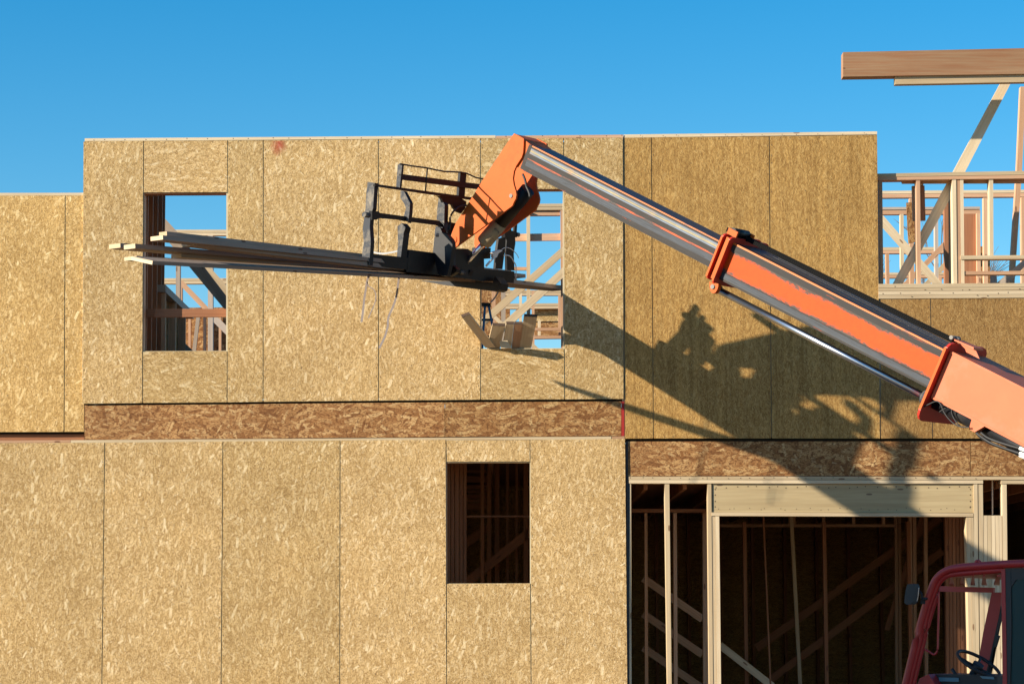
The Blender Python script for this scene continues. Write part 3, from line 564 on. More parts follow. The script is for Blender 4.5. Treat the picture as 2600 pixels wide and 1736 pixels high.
def nails():
    V = []; F = []; R = random.Random(21)
    def dot(p, Y, r):
        c = W(p, Y - 0.0015); k = len(V)
        V.extend([c + Vector((math.cos(t) * r, 0, math.sin(t) * r)) for t in (0.3, 1.3, 2.4, 3.4, 4.5, 5.5)]); F.append((k, k + 5, k + 4, k + 3, k + 2, k + 1))
    for i in range(26): dot((1822 + i * 25.4 + R.uniform(-6, 6), 1236 + R.uniform(-2, 3)), 0.034, 0.0065); dot((1822 + i * 25.4 + R.uniform(-9, 9), 1292 + R.uniform(-4, 3)), 0.034, 0.005)
    for y in (1242, 1256, 1272, 1286): dot((1816, y), 0.034, 0.007); dot((2464, y), 0.034, 0.007)
    for i in range(30): dot((1604 + i * 30 + R.uniform(-8, 8), 1213 + R.uniform(-2, 2)), 0.016, 0.005)
    for i in range(40): dot((230 + i * 50 + R.uniform(-15, 15), 355.2 - i * 0.40 + R.uniform(-1.5, 1.5)), 0.004 if i < 20 else 0.006, 0.005)
    for i in range(16): dot((2245 + i * 24 + R.uniform(-8, 8), 727 + R.choice((0, 8, 17, 24)) + R.uniform(-2, 2)), 0.004, 0.006)
    o = mk('nail_heads', V, F, 'dark_end', B, L=VX); o['kind'] = 'stuff'
nails()
def spray_mark():
    m, nt, b = nm('red_spray'); N = NB(nt)
    uv = N.n('ShaderNodeUVMap').outputs[0]
    n1 = N.noise(uv, 9, 6, 0.75); ln = N.n('ShaderNodeVectorMath', operation='LENGTH'); N.l(N.mapping(uv, 0, (4.2, 5.6, 1)), ln.inputs[0])
    a = N.math('MULTIPLY', N.ramp(N.math('ADD', ln.outputs['Value'], N.math('MULTIPLY', n1, 0.9)), [(0.45, (1, 1, 1)), (1.15, (0, 0, 0))]), 0.62)
    b.inputs['Base Color'].default_value = (.50, .055, .03, 1); b.inputs['Roughness'].default_value = 0.8; N.l(a, b.inputs['Alpha'])
    P = pts(ZA, 1568, 126, 1850, 126, 1850, 380, 1568, 380)
    o = mk('spray_mark', [W(p, -0.0025) for p in P], [(0, 1, 2, 3)], 'red_spray', B, L=VZ, uvc=W(ZA(1690, 160), 0))
spray_mark()

# ================================================================== the telehandler
MH = 0.85
LK = math.hypot(1, MH)
HU = Vector((-1, MH, 0)) / LK                 # heading: left and towards the wall
HV = Vector((MH, 1, 0)) / LK                  # machine's right
P0 = W((1155, 605), -1.36)                      # on the near plate of the boom head
def K(p, k): return onplane(p, P0 + HV * k, HV)
T = empty('telehandler', (P0 - HU * 4.2).xy.to_3d(), 'orange telescopic handler reaching its boom across the wall', 'telehandler')
def side(name, P, k, w, mats, parent=T, L=None, uvc=None):   # outline on a fore-and-aft plane, w wide
    return prism(name, [K(p, k) for p in P], HV * w, mats, parent, L, uvc=uvc)

# boom axis from the middle section's upper near edge
a0, a1 = K(ZE(1480, 818), -0.02), K(ZE(236, 188), -0.02)
AX = (a1 - a0).normalized(); AN = HV.cross(AX) * -1
if AN.z < 0: AN = -AN
def st(p, k):                                   # photo point on side plane k -> (along boom, across boom)
    q = K(p, k) - P0; return q.dot(AX), q.dot(AN)
def bp(s, t, k): return P0 + AX * s + AN * t + HV * k
def bbox(name, s0, s1, t0, t1, k0, k1, mats, parent=T):
    return prism(name, [bp(s0, t0, k0), bp(s1, t0, k0), bp(s1, t1, k0), bp(s0, t1, k0)], HV * (k1 - k0), mats, parent, AX, uvc=bp(0, (t0 + t1) / 2, k0))
def section(name, s0, s1, t0, t1, k0, k1, side_m, top_m, parent=T):
    """hollow rectangular section: sides one finish, top and underside another"""
    V = [bp(s, t, k) for s in (s0, s1) for (t, k) in ((t0, k0), (t1, k0), (t1, k1), (t0, k1))]
    F = [(0, 1, 5, 4), (2, 3, 7, 6), (1, 2, 6, 5), (3, 0, 4, 7), (3, 2, 1, 0), (4, 5, 6, 7)]
    return mk(name, V, F, [side_m, top_m], parent, L=AX, mi=[0, 0, 1, 1, 1, 1], uvc=bp(0, (t0 + t1) / 2, k0))
def avg(*v): return sum(v) / len(v)
# inner
kI = 0.015; wI = 0.33
sI1, _ = st(ZS(600, 345), kI); sI0 = st(ZD(1650, 1050), kI)[0]
tIt = avg(st(ZS(600, 345), kI)[1], st(ZD(1690, 935), kI)[1]); tIb = avg(st(ZS(490, 745), kI)[1], st(ZD(1615, 1168), kI)[1])
# middle
kM = -0.02; wM = 0.47
sM1 = st(ZE(225, 300), kM)[0]; sM0 = st(ZE(1450, 950), kM)[0]
tMt = avg(st(ZE(235, 190), kM)[1], st(ZE(1480, 818), kM)[1]); tMb = avg(st(ZE(180, 415), kM)[1], st(ZE(1412, 1060), kM)[1])
# outer
kO = -0.06; wO = 0.56
sO1 = st(ZR(380, 550), kO)[0]; sO0 = sO1 - 5.6
tOt = avg(st(ZR(455, 288), kO)[1], st(ZR(1307, 728), kO)[1]); tOb = avg(st(ZR(290, 820), kO)[1], st(ZR(1307, 1366), kO)[1])
inner = section('inner_boom', sI0 - 0.6, sI1 + 0.05, tIb, tIt, kI, kI + wI, 'grey_grime', 'dark_top')
hI = tIt - tIb
for f0, f1, m_, dk in ((.10, .165, 'bright_steel', .006), (.167, .24, 'olive_film', .005), (.242, .31, 'bright_steel', .006), (.50, .57, 'worn_orange_thin', .0045), (.58, .80, 'worn_steel', .006)):
    bbox('wear_strip', sI0 - 0.3, sI1, tIt - f1 * hI, tIt - f0 * hI, kI - dk, kI - 0.001, m_, inner)
bbox('edge_strip', sI0 - 0.3, sI1, tIt - 0.03 * hI, tIt + 0.004, kI - 0.004, kI + 0.012, 'worn_orange', inner)
bbox('edge_strip', sI0 - 0.3, sI1, tIb - 0.003, tIb + 0.06 * hI, kI - 0.004, kI + 0.01, 'grey_grime', inner)
hM = tMt - tMb
mid = section('middle_boom', sM0 - 0.5, sM1, tMb, tMt, kM, kM + wM, 'rubbed_orange', 'dark_top')
bbox('wear_strip', sM0 - 0.2, sM1 - 0.02, tMb + 0.05 * hM, tMb + 0.19 * hM, kM - 0.008, kM - 0.001, 'worn_steel', mid)
bbox('wear_strip', sM0 - 0.2, sM1 - 0.02, tMb + 0.195 * hM, tMb + 0.215 * hM, kM - 0.006, kM - 0.001, 'grey_grime', mid)
bbox('wear_strip', sM0 - 0.2, sM1 - 0.03, tMt - 0.20 * hM, tMt - 0.05 * hM, kM - 0.006, kM - 0.001, 'grey_grime', mid)
bbox('edge_strip', sM0 - 0.2, sM1, tMt - 0.012, tMt + 0.003, kM - 0.003, kM + 0.012, 'worn_orange', mid)
bbox('edge_strip', sM0 - 0.2, sM1, tMb - 0.004, tMb + 0.012, kM - 0.003, kM + 0.02, 'grey_grime', mid)
for q in (0.35, 0.62, 0.8): bbox('track_mark', sM0 - 0.2, sM1 - 0.25, tMt + 0.001, tMt + 0.004, kM + wM * q, kM + wM * q + 0.025, 'black_steel' if q != 0.35 else 'grey_grime', mid)
hO = tOt - tOb
outer = section('outer_boom', sO0, sO1 - 0.01, tOb, tOt, kO, kO + wO, 'faded_orange', 'faded_orange')
bbox('edge_strip', sO0, sO1 - 0.02, tOt - 0.012, tOt + 0.006, kO - 0.008, kO + 0.012, 'faded_orange', outer)
bbox('edge_strip', sO0, sO1 - 0.02, tOb - 0.006, tOb + 0.012, kO - 0.006, kO + 0.012, 'faded_orange', outer)
def flange(name, s, th, t0, t1, k0, k1, mats, parent, r=0.05, notch=None):
    P = []
    for (t, k, a) in ((t0, k0, 180), (t0, k1, 270), (t1, k1, 0), (t1, k0, 90)):
        ct = t + (r if t == t0 else -r); ck = k + (r if k == k0 else -r)
        for j in range(4):
            an = math.radians(a + j * 30); P.append((ck + r * math.cos(an), ct + r * math.sin(an)))
    return prism(name, [bp(s, t, k) for k, t in P], AX * th, mats, parent, HV)
# collar on the end of the middle section
flange('collar_plate', sM1 + 0.085, 0.018, tMb - 0.045, tMt + 0.05, kM - 0.07, kM + wM + 0.07, ['shaded_red'], mid)
flange('collar_plate', sM1, 0.018, tMb - 0.06, tMt + 0.05, kM - 0.075, kM + wM + 0.075, ['shaded_red'], mid)
bbox('collar_lit_edge', sM1 - 0.001, sM1 + 0.019, tMb - 0.03, tMt + 0.02, kM - 0.079, kM - 0.074, 'orange_paint', mid); bbox('collar_lit_edge', sM1 + 0.084, sM1 + 0.104, tMb - 0.02, tMt + 0.02, kM - 0.074, kM - 0.069, 'orange_paint', mid)  # orange strips paint the sunlit edges of the collar plates
bbox('collar_spacer', sM1 + 0.019, sM1 + 0.062, tMb - 0.02, tMt + 0.03, kM - 0.045, kM + wM + 0.045, 'orange_paint', mid)
bbox('collar_cap', sM1 + 0.0, sM1 + 0.11, tMt + 0.05, tMt + 0.105, kM + 0.0, kM + 0.02, 'orange_paint', mid); bbox('collar_cap', sM1, sM1 + 0.11, tMt + 0.05, tMt + 0.105, kM + 0.25, kM + 0.27, 'orange_paint', mid)
tube('chain_sheave', [bp(sM1 + 0.07, tMt + 0.078, kM + 0.022), bp(sM1 + 0.07, tMt + 0.078, kM + 0.248)], 0.042, 'black_steel', mid, 18)
# extension rod lug under the collar
kL = kM - 0.05
lug = prism('rod_lug', [K(p, kL) for p in pts(ZQ, 290, 1250, 455, 1285, 452, 1340, 430, 1400, 400, 1445, 365, 1460, 325, 1440, 300, 1380)], HV * 0.05, 'orange_paint', mid)
pb = K(ZQ(358, 1340), kL); tube('pin', [pb - HV * 0.012, pb + HV * 0.12], 0.021, 'bolt', mid, 14)
# boom extension cylinder under the sections
kC = 0.06
r0, r1 = K(ZE(150, 470), kC), K(ZE(1400, 1118), kC)
rd = (r1 - r0).normalized()
cyl = tube('extension_cylinder', [r1 + rd * 0.10, r1 + rd * 2.6], 0.058, 'black_steel', T, 20)
tube('rod', [r0, r1 + rd * 0.12], 0.031, 'rod_chrome', cyl, 28)
tube('gland', [r1 - rd * 0.01, r1 + rd * 0.06], 0.062, 'dusty_steel', cyl, 20)
# flange on the end of the outer section, reaching down to carry the cylinder
tF = st(ZR(240, 1140), kO - 0.05)[1]
flange('boom_flange', sO1, 0.022, tF, tOt + 0.07, kO - 0.06, kO + wO + 0.05, ['shaded_red'], outer, r=0.09)
bbox('flange_lit_edge', sO1 - 0.001, sO1 + 0.023, tF + 0.10, tOt + 0.02, kO - 0.064, kO - 0.059, 'orange_paint', outer)  # orange strip paints the sunlit near edge of the flange
# chain anchor on top of the outer section
prism('anchor_bracket', [K(p, kO + 0.10) for p in pts(ZR, 600, 215, 760, 270, 815, 397, 668, 322, 655, 285, 620, 250)], HV * 0.015, 'faded_orange', outer)
prism('anchor_plate', [K(p, kO + 0.06) for p in pts(ZR, 537, 178, 750, 268, 748, 292, 535, 196)], HV * 0.16, 'faded_orange', outer)
anc = K(ZR(540, 165), kO + 0.14); tube('anchor_pin', [anc - HV * 0.06, anc + HV * 0.07], 0.018, 'bolt', outer, 12); tube('anchor_rod', [anc, anc + (K(ZR(600, 185), kO + 0.14) - anc)], 0.014, 'bolt', outer, 10)
pl = K(ZR(730, 1070), kO); prism('hose_guard', [K(p, kO - 0.003) for p in pts(ZR, 728, 1065, 872, 1140, 760, 1206, 696, 1172)], HV * 0.12, 'faded_orange', outer)
# leaf chain: short overlapping links in two strands
def chain():
    V = []; F = []
    c0 = K(ZQ(640, 250), kM + 0.16) - AN * 0.03; c1 = anc - AN * 0.03
    n = 120; d = (c1 - c0) / n; u = d.normalized(); up = HV.cross(u); up = up if up.z > 0 else -up
    for i in range(n):
        for s_ in (0.0, 0.055):
            for j in range(2):
                k = len(V); o = c0 + d * (i + 0.5 * j) + HV * (s_ + 0.012 * j) - c0 * 0; l = d.length * 0.46; h = 0.019 if j == 0 else 0.013
                for a in (-l, l):
                    for b_ in (-h, h):
                        for c in (0, 0.009): V.append(o + u * a + up * b_ + HV * c)
                F.extend([(k, k + 1, k + 3, k + 2), (k + 4, k + 6, k + 7, k + 5), (k, k + 4, k + 5, k + 1), (k + 2, k + 3, k + 7, k + 6), (k, k + 2, k + 6, k + 4), (k + 1, k + 5, k + 7, k + 3)])
    o = mk('lift_chain', V, F, 'chain_black', T, L=u); o['kind'] = 'stuff'
chain()
# hoses below the outer section
for i, (P, r, m_) in enumerate(((pts(ZR, 780, 1215, 860, 1275, 950, 1330, 1080, 1380, 1300, 1455, 1500, 1530), .011, 'rubber'), (pts(ZR, 830, 1210, 900, 1265, 1010, 1310, 1150, 1355, 1300, 1400, 1500, 1480), .012, 'rubber'), (pts(ZR, 800, 1240, 900, 1310, 1000, 1355, 1150, 1410, 1300, 1478, 1500, 1560), .012, 'rubber'))):
    h = tube('hose', smoothline([K(p, kO + 0.0 + 0.03 * i) for p in P]), r, m_, T, 8)
    e = [K(p, kO + 0.0 + 0.03 * i) for p in ((P[-2][0] - 9, P[-2][1] - 4), (P[-2][0] + 14, P[-2][1] + 6))]; tube('fitting', e, r * 1.35, 'white_plastic', h, 8)
tube('cable', smoothline([K(p, kO - 0.03) for p in pts(ZR, 190, 930, 250, 900, 335, 865, 380, 890, 420, 980, 480, 1065, 560, 1130, 640, 1150, 705, 1150)]), 0.006, 'rubber', T, 6)
tube('cable', smoothline([K(p, kO + 0.02) for p in pts(ZR, 370, 985, 430, 945, 500, 930, 510, 1000, 545, 1075, 600, 1140)]), 0.006, 'rubber', T, 6)

# boom head: two profiled plates with a welded block between them
hp = pts(ZS, 295, 125, 375, 165, 455, 210, 452, 330, 445, 440, 422, 520, 378, 590, 330, 662, 292, 752, 275, 870, 288, 965, 322, 1078, 333, 1140, 322, 1205, 292, 1258) + pts(ZB, 1590, 765, 1028, 1176, 1012, 1140, 1004, 1075, 1014, 1000, 1032, 958, 1300, 530, 1500, 225)
head = side('boom_head', hp, 0.0, 0.022, 'orange_paint')
prism('far_plate', [K(p, 0.0) + HV * 0.345 for p in hp], HV * 0.022, 'orange_paint', head)
side('weld_block', pts(ZS, 440, 215, 472, 232, 602, 338, 560, 500, 490, 744, 345, 682, 390, 560, 440, 440), 0.023, 0.32, 'orange_paint', head)
side('top_closure', pts(ZS, 300, 132, 455, 214, 452, 240, 300, 160), 0.023, 0.32, 'orange_paint', head)
for p, r in ((ZS(248, 1160), 0.020), (ZB(1035, 1090), 0.034)):
    c = K(p, 0.0); tube('pin', [c - HV * 0.008, c + HV * 0.012], r, 'bolt' if r < .03 else 'orange_paint', head, 16)
# tilt cylinder between the plates
kT = 0.18
c_top, c_end, r_end = K(ZB(1740, 610), kT), K(ZB(1318, 1118), kT), K(ZB(1100, 1375), kT)
tc_ = tube('tilt_cylinder', [c_top, c_top.lerp(c_end, 0.62)], 0.074, 'black_steel', T, 24)
tube('muddy_end', [c_top.lerp(c_end, 0.621), c_end.lerp(c_top, 0.02), c_end], 0.076, 'mud', tc_, 24, radii=[.075, .079, .073])
tube('rod', [c_end, r_end], 0.0265, 'chrome', tc_, 20)
tube('hose', smoothline([K(p, 0.08) for p in pts(ZS, 440, 800, 480, 900, 500, 1000, 545, 1100, 560, 1180)]), 0.012, 'rubber', tc_, 8)

# fork carriage with backrest, tilted back
FT = math.radians(10.0)
CF = HU * math.cos(FT) + VZ * math.sin(FT)      # along the forks
CW = VZ * math.cos(FT) - HU * math.sin(FT)      # up the carriage
CP = K(ZB(1180, 1380), 0.15)                    # rod eye, on the rear of the carriage
CB = CP + CF * 0.05
def cp(p, f=0.0): return onplane(p, CB + CF * f, CF)

def bar(name, P, mats='black_steel', f=0.0, t=0.03, parent=None): return prism(name, [cp(p, f) for p in P], CF * t, mats, parent or car)
def kof(p): return (cp(p) - P0).dot(HV)
car = bar('fork_carriage', pts(ZW, 150, 893, 720, 965, 850, 880, 1320, 880, 1640, 1080, 1650, 1530, 1280, 1470, 720, 1400, 90, 1335), t=0.07, parent=T)
bar('lower_beam', pts(ZN, 195, 1065, 602, 1108, 585, 1240, 185, 1195), t=0.06); bar('lower_beam', pts(ZX, 150, 1015, 760, 1062, 745, 1275, 215, 1235, 150, 1230), t=0.06, f=0.004)
bar('upper_beam', pts(ZX, 60, 640, 330, 640, 320, 830, 40, 850), f=0.01, t=0.05)
def post(P, rear, w, mats='dusty_steel', back='black_steel', off=0.0):
    k = kof(rear) + off
    o = prism('backrest_post', [K(p, k) for p in P], HV * 0.006, mats, car)
    prism('post_web', [K(p, k) + HV * 0.0062 for p in P], HV * w, back, o)  # black web paints the shaded back behind the sunlit dusty face
    return o
post(pts(ZN, 145, 270, 222, 280, 213, 420, 205, 560, 178, 640, 168, 760, 180, 930, 162, 1190, 80, 1182, 86, 1050, 102, 950, 90, 790, 104, 690, 122, 560, 130, 400), ZN(205, 600), 0.045)
post(pts(ZN, 478, 75, 527, 80, 500, 332, 460, 326), ZN(515, 200), 0.02)
post(pts(ZN, 508, 365, 545, 370, 612, 500, 608, 600, 592, 722, 545, 650, 568, 560, 552, 515, 508, 445), ZN(590, 560), 0.04)
post(pts(ZN, 476, 760, 522, 725, 562, 772, 545, 830, 512, 1105, 470, 1098, 480, 930), ZN(540, 900), 0.075)
post(pts(ZN, 932, 430, 965, 450, 996, 525, 990, 740, 940, 700, 908, 690, 915, 560), ZN(985, 600), 0.05)
post(pts(ZW, 680, 425, 760, 455, 800, 540, 740, 580, 735, 640, 655, 635, 660, 520), ZW(790, 560), 0.05)
prism('hook_plate', [K(p, kof(ZW(700, 640))) for p in pts(ZW, 650, 640, 740, 640, 745, 560, 800, 545, 900, 590, 990, 700, 1010, 800, 1000, 890, 950, 1200, 900, 1420, 730, 1400, 620, 940)], HV * 0.05, 'black_steel', car)
prism('hook_plate', [K(p, kof(ZW(860, 900)) + 0.06) for p in pts(ZW, 850, 890, 1000, 880, 1010, 1200, 1100, 1280, 1080, 1340, 960, 1420, 800, 1420, 840, 1100)], HV * 0.05, 'black_steel', car)
prism('hook_plate', [K(p, 0.20) for p in pts(ZW, 1130, 1290, 1180, 1200, 1290, 1210, 1360, 1310, 1320, 1430, 1260, 1480, 1170, 1450)], HV * 0.05, 'black_steel', car)
for c, r in ((ZW(815, 770), .020), (ZW(960, 1350), .026), (ZW(1180, 1340), .022), (ZN(120, 632), .026)):
    q = K(c, kof(c) - 0.02); tube('pin', [q - HV * 0.02, q + HV * 0.05], r, 'dusty_steel', car, 14)
q = K(ZW(930, 740), -0.03); tube('pivot_washer', [q, q + HV * 0.012], 0.055, 'dusty_steel', car, 18)
# backrest rails
bar('rail', pts(ZN, 516, 182, 1200, 270, 1500, 308, 1500, 368, 1200, 334, 512, 246), t=0.03, f=0.0)
bar('rail', pts(ZN, 228, 292, 800, 372, 1330, 445, 1330, 476, 800, 405, 228, 320), t=0.025, f=0.012)
bar('rail', pts(ZN, 195, 592, 270, 596, 280, 612, 545, 648, 940, 700, 985, 745, 975, 772, 930, 752, 545, 702, 500, 690, 275, 672, 240, 690, 195, 690), t=0.04, f=0.004)
bar('rail', pts(ZN, 1172, 160, 1240, 172, 1218, 440, 1150, 428), t=0.03, f=0.016)
bar('gusset', pts(ZN, 925, 425, 1130, 440, 1200, 462, 1240, 490, 1225, 560, 1180, 620, 1130, 600, 1100, 560, 1075, 515, 1030, 520, 1030, 680, 1000, 640, 990, 520, 965, 455), t=0.03, f=0.02)
bar('gusset', pts(ZN, 1000, 700, 1120, 728, 1090, 800, 1060, 880, 1090, 1010, 960, 1040, 930, 860, 980, 780), t=0.04, f=0.02)
tube('guard_rod', [cp(p) for p in pts(ZN, 500, 72, 545, 78, 640, 95, 800, 116, 900, 138, 1000, 156, 1170, 163, 1240, 176, 1340, 222, 1440, 243)], 0.008, 'black_steel', car, 8)
tube('guard_rod', [cp(p) for p in pts(ZN, 806, 118, 795, 250, 784, 378)], 0.007, 'black_steel', car, 8)
tube('hose', smoothline([cp(p, -0.04) for p in pts(ZN, 1240, 530, 1170, 540, 1100, 590, 1060, 660, 1058, 740, 1050, 800)]), 0.010, 'rubber', car, 8)
bar('guide_plate', pts(ZN, 1025, 718, 1050, 770, 1030, 835, 995, 770, 1008, 722), 'dusty_steel', f=-0.03, t=0.008)
# right-hand posts, beyond the head
for P, w in ((pts(ZX, 470, 480, 600, 440, 590, 640, 540, 1025, 412, 1015, 440, 700), .03), (pts(ZX, 640, 450, 770, 400, 775, 560, 745, 740, 760, 1050, 625, 1040, 620, 700), .03), (pts(ZX, 672, 235, 708, 215, 700, 320, 668, 310), .02), (pts(ZX, 765, 170, 815, 130, 800, 350, 750, 350), .02)):
    bar('backrest_post', P, t=w, f=0.0)
bar('rail', pts(ZX, 580, 330, 640, 300, 740, 335, 800, 345, 825, 390, 800, 450, 700, 440, 590, 470), t=0.05, f=-0.01)
e = cp(ZX(800, 395)); tube('pin', [e - HV * 0.01, e + HV * 0.03], 0.022, 'bolt', car, 12)
# the two forks
def fork(tip, heel_t, heel_b, k):
    f = prism('fork', [K(p, k) for p in (tip, heel_t, (heel_t[0] + 6, heel_t[1] - 16), (heel_b[0] + 13, heel_b[1] - 20), (heel_b[0] + 9, heel_b[1] - 4), heel_b, (tip[0] + 60, (tip[1] * 0.72 + heel_b[1] * 0.28) + 3.5))], HV * 0.12, 'black_steel', T, CF)
    return f
fork(ZU(1600, 358), ZU(2230, 370), ZU(2262, 441), -0.90)
fR = fork(ZV(30, 1190), ZV(1500, 1230), ZV(1560, 1410), 0.53)

# cab, left of the boom
kA, kB = -1.15, -0.32
def C(z, *c, k=kA): return [K(p, k) for p in pts(z, *c)]
cab = tube('cab', smoothline(C(ZP, 10, 1900, 90, 1568, 170, 1235, 260, 885, 330, 640, 392, 455, 440, 345, 510, 265, 600, 215, 720, 188, 900, 172, 1250, 148, 1500, 138, 1900, 128)), 0.030, 'cab_red', T, 12)
tube('frame_rib', smoothline(C(ZP, 60, 1900, 135, 1568, 215, 1235, 305, 885, 372, 640, 436, 470, 485, 370, 550, 305, 640, 268, 900, 240, 1240, 215, k=kA + 0.02)), 0.022, 'cab_red', cab, 10)
tube('frame_rib', smoothline(C(ZP, 110, 1900, 185, 1568, 262, 1235, 350, 885, 415, 660, 470, 505, k=kA + 0.05)), 0.02, 'cab_red', cab, 10)
prism('roof_panel', C(ZP, 640, 190, 900, 176, 1500, 142, 1900, 132) + C(ZP, 1900, 300, 1240, 330, 640, 300, k=kB)[0:3], VZ * 0.012, 'cab_red', cab)
prism('header_bar', C(ZP, 490, 405, 1130, 425, 1125, 485, 490, 470, k=kB), HV * 0.03, 'cab_red', cab)
prism('roof_side', C(ZP, 540, 262, 640, 252, 1220, 222, 1220, 252, 660, 300, 540, 305, k=kA + 0.03), HV * 0.01, 'cab_red', cab)
xs = (525, 605, 665, 735, 790, 860, 915, 990, 1055, 1135, 1200); xn = (560, 628, 640, 756, 770, 886, 900, 1010, 1030, 1172, 1215)
for i in (1, 3, 5, 7, 9):
    a, b_ = K(ZP(xs[i], 395), kB), K(ZP(xs[i + 1], 398), kB); c, d = K(ZP(xn[i + 1], 292), kA + 0.04), K(ZP(xn[i], 292), kA + 0.04)
    prism('grille_slat', [a, b_, c, d], VZ * 0.012, 'cab_red', cab)
prism('door_pillar', C(ZP, 1222, 205, 1268, 205, 1290, 1568, 1298, 1900, 1252, 1900, 1240, 1568), HV * 0.05, 'cab_red', cab)
prism('window_seal', C(ZP, 1271, 200, 1335, 195, 1345, 900, 1330, 1568, 1335, 1900, 1302, 1900, 1292, 1568, k=kA + 0.004), HV * 0.03, 'rubber', cab)
prism('window_seal', C(ZP, 1337, 195, 1900, 180, 1900, 300, 1400, 330, 1342, 420, k=kA + 0.006), HV * 0.03, 'rubber', cab)
prism('window_pane', C(ZP, 1330, 215, 1900, 200, 1900, 1900, 1330, 1900, k=kA + 0.014), HV * 0.006, 'cab_glass', cab)
prism('far_pillar', C(ZP, 1110, 480, 1225, 480, 1215, 640, 1180, 900, 1050, 1400, 1000, 1900, 850, 1900, 945, 1330, 1010, 950, k=kB), HV * 0.04, 'cab_red', cab)
prism('pillar_seal', C(ZP, 1222, 640, 1232, 700, 1090, 1240, 1040, 1900, 1000, 1900, 1050, 1400, 1180, 900, k=kB - 0.005), HV * 0.04, 'rubber', cab)
prism('latch', C(ZP, 1160, 985, 1192, 995, 1150, 1130, 1128, 1120, k=kB - 0.02), HV * 0.03, 'rubber', cab)
tube('grab_rail', smoothline(C(ZP, 484, 470, 482, 700, 474, 1000, 472, 1130, 455, 1195, 425, 1215, 380, 1190, 320, 1155, k=kA + 0.03)), 0.0085, 'cab_red', cab, 8)
tube('roof_eye', smoothline(C(ZP, 912, 165, 918, 125, 945, 108, 975, 125, 985, 165, k=kA + 0.02)), 0.012, 'cab_red', cab, 8)
# mirror on its arm
mp_ = pts(ZP, 170, 385, 205, 378, 245, 385, 260, 420, 250, 520, 235, 590, 205, 622, 160, 626, 135, 600, 140, 520, 155, 430)
mir = prism('wing_mirror', [K(p, kA - 0.10) for p in mp_], (HU * 0.8 - HV * 0.2) * 0.05, 'rubber', T)
cx, cy = ZP(197, 505)
prism('mirror_glass', [K(((p[0] - cx) * 0.80 + cx, (p[1] - cy) * 0.88 + cy), kA - 0.10) - HU * 0.003 - HV * 0.002 for p in mp_], (HU * 0.8 - HV * 0.2) * 0.002, 'mirror_glass', mir)
tube('mirror_arm', smoothline(C(ZP, 255, 470, 280, 500, 288, 560, 345, 555, k=kA - 0.04)), 0.010, 'rubber', mir, 8)
prism('arm_block', C(ZP, 268, 535, 325, 540, 322, 620, 266, 615, k=kA - 0.03), HV * 0.04, 'rubber', mir)
# controls
sw = K(ZP(955, 1330), -0.72); nz = (HU * -0.55 + VZ * 0.83).normalized(); e1 = HV; e2 = nz.cross(e1)
ring = [sw + (e1 * math.cos(t) + e2 * math.sin(t)) * 0.185 for t in [2 * math.pi * i / 28 for i in range(29)]]
whl = tube('steering_wheel', ring, 0.014, 'rubber', T, 8, caps=False)
for t in (0.5, 2.6, 4.7): tube('spoke', [sw - nz * 0.03, sw + (e1 * math.cos(t) + e2 * math.sin(t)) * 0.18], 0.011, 'rubber', whl, 6)
tube('hub', [sw - nz * 0.05, sw + nz * 0.005], 0.045, 'rubber', whl, 14); tube('column', [sw - nz * 0.05, sw - nz * 0.7], 0.03, 'rubber', whl, 10)
dash = prism('dashboard', C(ZP, 372, 1448, 860, 1455, 1180, 1475, 1180, 1900, 470, 1900, 430, 1568, k=-0.85), HV * 0.45, 'rubber', T)
prism('gauge_panel', C(ZP, 480, 1485, 715, 1492, 720, 1538, 490, 1532, k=-0.86), HV * 0.006, 'display', dash); prism('gauge_panel', C(ZP, 968, 1470, 1130, 1480, 1140, 1510, 1000, 1500, k=-0.86), HV * 0.006, 'display', dash)
tube('lever', C(ZP, 640, 1385, 715, 1500, k=-0.80), 0.014, 'rubber', dash, 8)
prism('front_cowl', C(ZP, 255, 1500, 362, 1448, 440, 1568, 470, 1900, 120, 1900, k=-0.95), HV * 0.5, 'cab_red', T)
# chassis, axles and wheels, below the picture
def hb(u, v, z): return T.location + HU * u + HV * v + VZ * z
def ubox(name, u0, u1, v0, v1, z0, z1, mats, parent): return prism(name, [hb(u0, v0, z0), hb(u1, v0, z0), hb(u1, v0, z1), hb(u0, v0, z1)], HV * (v1 - v0), mats, parent)
cabp = (K(ZP(700, 1568), kA) - T.location)
uc = cabp.dot(HU)
ubox('chassis', uc - 3.0, uc + 1.6, -0.35, 0.65, 0.55, 0.95, 'cab_red', T); ubox('cab_floor', uc - 0.9, uc + 0.75, kA + 0.0, kB, 0.55, 0.70, 'cab_red', T)
ubox('boom_tower', uc - 3.4, uc - 2.2, -0.05, 0.35, 0.90, 1.75, 'cab_red', T)
for u in (uc + 0.9, uc - 2.0):
    for v in (-0.75, 1.05):
        c = hb(u, v, 0.5); w = tube('wheel', [c - HV * 0.2, c - HV * 0.16, c + HV * 0.16, c + HV * 0.2], 0.5, 'rubber', T, 28, radii=[.43, .5, .5, .43]); tube('rim', [c - HV * 0.205, c + HV * 0.205], 0.24, 'white_plastic', w, 18)

